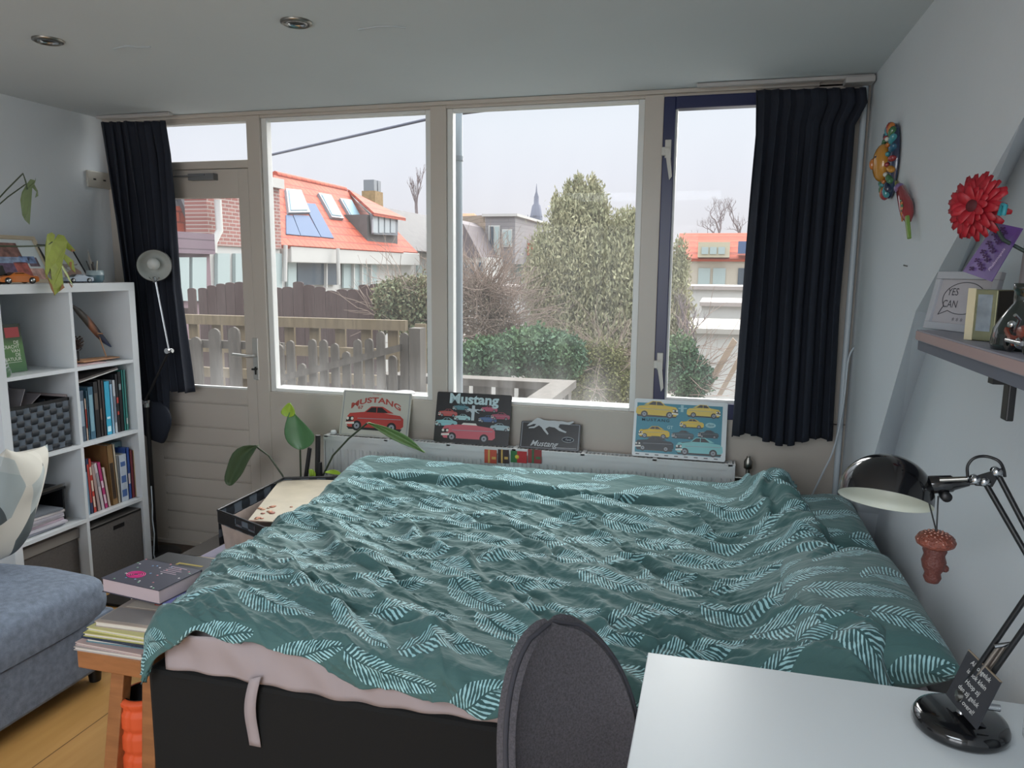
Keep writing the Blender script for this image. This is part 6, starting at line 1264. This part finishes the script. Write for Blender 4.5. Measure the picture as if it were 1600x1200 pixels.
def pp(*a): return [P_(x, y) for x, y in a]
hd, bd_, tl, te = pp((1408, 295), (1416, 322), (1419, 345), (1422, 372))
MB(Mp).tube([hd+Vector((0, .012, 0)), hd, bd_.lerp(hd, .5), bd_, tl.lerp(bd_, .4), tl], [.006, .015, .018, .021, .018, .009], 16).build('body', gl['red'], t)
MB(Mp).ball(hd+Vector((-.002, .002, .004)), .0165, 16, (1, 1, 1)).build('head', gl['lilac'], t)
bk_ = P_(1401, 284); MB(Mp).tube([hd+Vector((-.006, .008, .004)), bk_, bk_+Vector((-.006, -.010, .002))], [.009, .006, .001], 10).build('beak', mat('yellow glaze', 'b0a04a', .15), t)
for s_ in (-1, 0, 1): MB(Mp).tube([tl+Vector((s_*.006, .012, .004)), te+Vector((s_*.005, 0, .002))], [.006, .005], 8).build('tail_feather', mat('lime glaze', '76944a', .15), t)
for k in range(6): c_ = bd_.lerp(tl, k/6); MB(Mp).tube([c_+Vector((.006*math.sin(k), .018, .016)), c_+Vector((.012*math.sin(k), -.008, .012))], [.004, .002], 6).build('wing_feather', gl['orange' if k % 2 else 'green'], t)
MB(Mp).ball(hd+Vector((-.006, .004, .018)), .003, 8).build('eye', gl['dark'], t)
q = PX(1418, 416, XR); tag(MB().tube([(XR+.002, q.y, q.z), (XR-.012, q.y, q.z+.003)], .0022, 6).build('wall_nail', M_brass, loc=q), 'small bare nail in the right wall below the ceramic parrot', 'nail')
# ================================================= DESK LAMP, CHARM, CARD, MUG
lb_ = Vector((.452, 1.395, .74)); t = thing('desk_lamp', 'black enamel jointed desk lamp with dome shade on the white desk', 'desk lamp', lb_)
MB().lathe([(0, 0), (.072, 0), (.077, .006), (.077, .016), (.072, .026), (.063, .030), (0, .031)], 48, lb_).build('base', M_blackgloss, t, label='round glossy black base')
pj = PY(1512, 1075, 1.40); jb = Vector((pj.x, 1.40, .80))
MB().tube([lb_+Vector((.0, 0, .03)), jb], .007, 10).build('base_pin', M_chrome, t); MB().tube([jb+Vector((-.016, 0, 0)), jb+Vector((.022, 0, 0))], .010, 12).build('base_joint', M_brass, t)
q = PY(1552, 1105, 1.36); MB().tube([q+Vector((-.012, 0, 0)), q+Vector((.01, 0, 0))], .006, 10).build('wing_nut', M_chrome, t)
el = PY(1642, 899, 1.335); el.x = min(el.x, XN-.03)
for off in (-.012, .012):
    o3 = Vector((off*.7, -off, off*.35)); MB().tube([jb+o3, el+o3], .0048, 8).build('lower_arm', M_black, t)
sp0, sp1 = jb.lerp(el, .04), jb.lerp(el, .45)
for off in (-.004, .004): MB().tube([sp0+Vector((off, 0, 0)), sp1+Vector((off, 0, 0))], .0036, 8).build('spring', mat('spring steel', '9a8f86', .3, metal=.8), t)
MB().tube([sp1+Vector((-.012, 0, -.004)), sp1+Vector((.012, 0, .004))], .004, 8).build('spring_bar', M_chrome, t)
MB().lathe([(0, -.012), (.022, -.012), (.022, .012), (0, .012)], 20, el, (0, 1, 0)).build('elbow_plate', M_black, t)
hj = PY(1557, 737, 1.42); h2 = PY(1538, 752, 1.42)
for off in (-1, 1): o3 = Vector((-.010*off, 0, .008*off)) if off < 0 else Vector((0, 0, 0)); MB().tube([hj.lerp(h2, 0 if off > 0 else 1)+Vector((0, 0, 0)), el+Vector((.0 if off > 0 else -.018, 0, 0))], .0048, 8).build('upper_arm', M_black, t)
MB().prism([hj+Vector((.008, .004, .006)), h2+Vector((-.012, .004, .008)), h2+Vector((-.014, .004, -.008)), h2+Vector((.012, .004, -.008))], (0, -.008, 0)).build('joint_plate', M_black, t)
for c_ in (hj, h2, h2+Vector((-.014, 0, .002))): MB().lathe([(0, -.009), (.0075, -.009), (.0075, .009), (0, .009)], 16, c_, (0, 1, 0)).build('joint_screw', M_chrome, t)
n1 = PY(1515, 754, 1.44); n2 = PY(1447, 758, 1.46)
MB().tube([h2, n1], .0045, 8).build('head_pin', M_chrome, t)
MB().tube([n1, n1.lerp(n2, .35), n1.lerp(n2, .4), n2], [.006, .012, .015, .017], 18).build('lamp_neck', M_blackgloss, t); MB().tube([n1.lerp(n2, .1)+Vector((0, -.01, .010)), n1.lerp(n2, .75)+Vector((0, -.014, .012))], .0045, 10).build('clamp', M_brass, t)
MB().lathe([(0, -.008), (.009, -.008), (.009, .010), (0, .010)], 14, n1.lerp(n2, .55)+Vector((0, -.006, -.020)), (0, -1, 0)).build('thumb_screw', M_black, t)
hc = PY(1384, 772, 1.47); ax = Vector((-.02, -.50, -1)).normalized(); ax = (ax + Vector((-.14, 0, 0))).normalized()
R_ = .080
prof = [(R_*math.cos(a_), -R_*.92*math.sin(a_)) for a_ in np.linspace(0, math.pi/2*.97, 16)]
sh = MB().lathe([(R_*1.0, .012), (R_, .008)]+prof+[(0, -R_*.92)], 56, hc, ax).build('lamp_shade', M_blackgloss, t)
MB().lathe([(R_, .012), (R_-.003, .010)]+[(r_*.95, z_*.95) for r_, z_ in prof], 56, hc, ax).build('inner_reflector', mat('white enamel inside', 'c6cabd', .4), sh)
MB().ball(hc-ax*.03, .024, 18).build('bulb', mat('opal bulb', 'c9cbc8'), sh)
a = PY(1512, 745, 1.43); MB().tube(curve([a, PY(1512, 728, 1.43), PY(1522, 716, 1.43), PY(1540, 713, 1.43), PY(1560, 720, 1.42), PY(1568, 733, 1.42), PY(1570, 745, 1.42)]), .0026, 8).build('lamp_wire', M_black, t)
# mushroom charm
cc_ = PY(1462, 845, 1.44); t = thing('mushroom_charm', 'brown beaded mushroom charm hanging from the lamp neck', 'charm', cc_)
M_ch = mat('copper brown bead', '7a3f30', .35, noise=.3, nscale=120, bump=.5, bscale=260)
MB().lathe([(0, -.012), (.022, -.012), (.031, -.006), (.033, .001), (.028, .010), (.016, .016), (0, .018)], 32, cc_).build('cap', M_ch, t)
MB().lathe([(.018, -.010), (.020, -.018), (.017, -.026), (.0205, -.038), (.018, -.05), (.013, -.060), (.015, -.068), (.011, -.077), (0, -.08)], 24, cc_).ball(cc_+Vector((.019, 0, -.050)), .007, 10).build('stalk', mat('brown bead body', '5a2c24', .5, bump=.4, bscale=200), t)
b = MB()
for k in range(60): a_ = k*2.4; r_ = .031*math.sqrt((k+.5)/60); b.ball(cc_+Vector((r_*math.cos(a_), r_*math.sin(a_), .017-.014*(r_/.031)**3)), .0022, 6)
b.build('beads', mat('pale copper bead', 'a8786a', .25), t, kind='stuff')
for p_ in ((1449, 775), (1466, 775)): MB().tube([cc_+Vector((0, 0, .016)), PY(*p_, 1.45)], .0014, 6).build('cord', M_black, t)
# chalk card leaning on the lamp
o0 = PY(1477, 1086, 1.385); cn = Vector((-.930, -.198, .309)); co = PY(1500, 1120, 1.376); cr = [PP(x_, y_, co, cn) for x_, y_ in ((1513, 1015), (1564, 1062), (1525, 1140), (1478, 1085))]
M = frame_from(cr[3], cr[2]-cr[3], cr[0]-cr[3]); wC = (cr[2]-cr[3]).length; hC = (cr[0]-cr[3]).length
if (M.to_3x3() @ Vector((0, 0, 1))).dot(CAM-cr[3]) < 0: M = frame_from(cr[3], cr[2]-cr[3], cr[0]-cr[3])
t = thing('chalk_card', 'black handwritten chalk card leaning against the desk lamp', 'card', cr[3])
MB(M).box(0, wC, 0, hC, -.0025, 0).build('card', mat('slate card', '2b2c31', .7), t); MB(M).box(0, wC, hC-.0012, hC+.0008, -.003, .0005).build('wood_edge', flat('8a7a66'), t)
b = MB()
for i, s_ in enumerate(('Als ongeluk', 'is ook klein', 'Hoop zij', 'dan zij geluk', 'Dus overal!')): text(b, s_, wC*.5, hC*(.83-.175*i), hC*.135, M, .0006, .006, shear=.25)
b.build('chalk_lettering', flat('c9c9c6'), t)
MB(M).box(wC*.2, wC*.8, -.0005, .001, -.03, 0).build('foot', mat('slate card', '2b2c31'), t)
q = PZ(1612, 1150, .74); t = thing('white_mug', 'white mug cut off by the right edge of the desk view', 'mug', (q.x+.02, q.y, .74))
MB().lathe([(0, 0), (.034, 0), (.038, .006), (.038, .085), (.034, .085), (.033, .01), (0, .008)], 32, (q.x+.018, q.y-.02, .74)).build('body', mat('white glaze', 'c9ccce', .15), t)
MB().tube([(q.x+.018, q.y-.055, .76), (q.x+.018, q.y-.085, .775), (q.x+.018, q.y-.085, .80), (q.x+.018, q.y-.055, .815)], .005, 8).build('handle', mat('white glaze', 'c9ccce'), t)
q = PZ(1606, 1196, .74); t = tag(MB().lathe([(.0, 0), (.030, 0), (.036, .09), (.034, .09), (.028, .006), (0, .006)], 32, (q.x+.022, q.y-.02, .74)).build('drinking_glass', M_clear, loc=(q.x, q.y, .74)), 'clear drinking glass cut off at the lower right corner', 'glass')
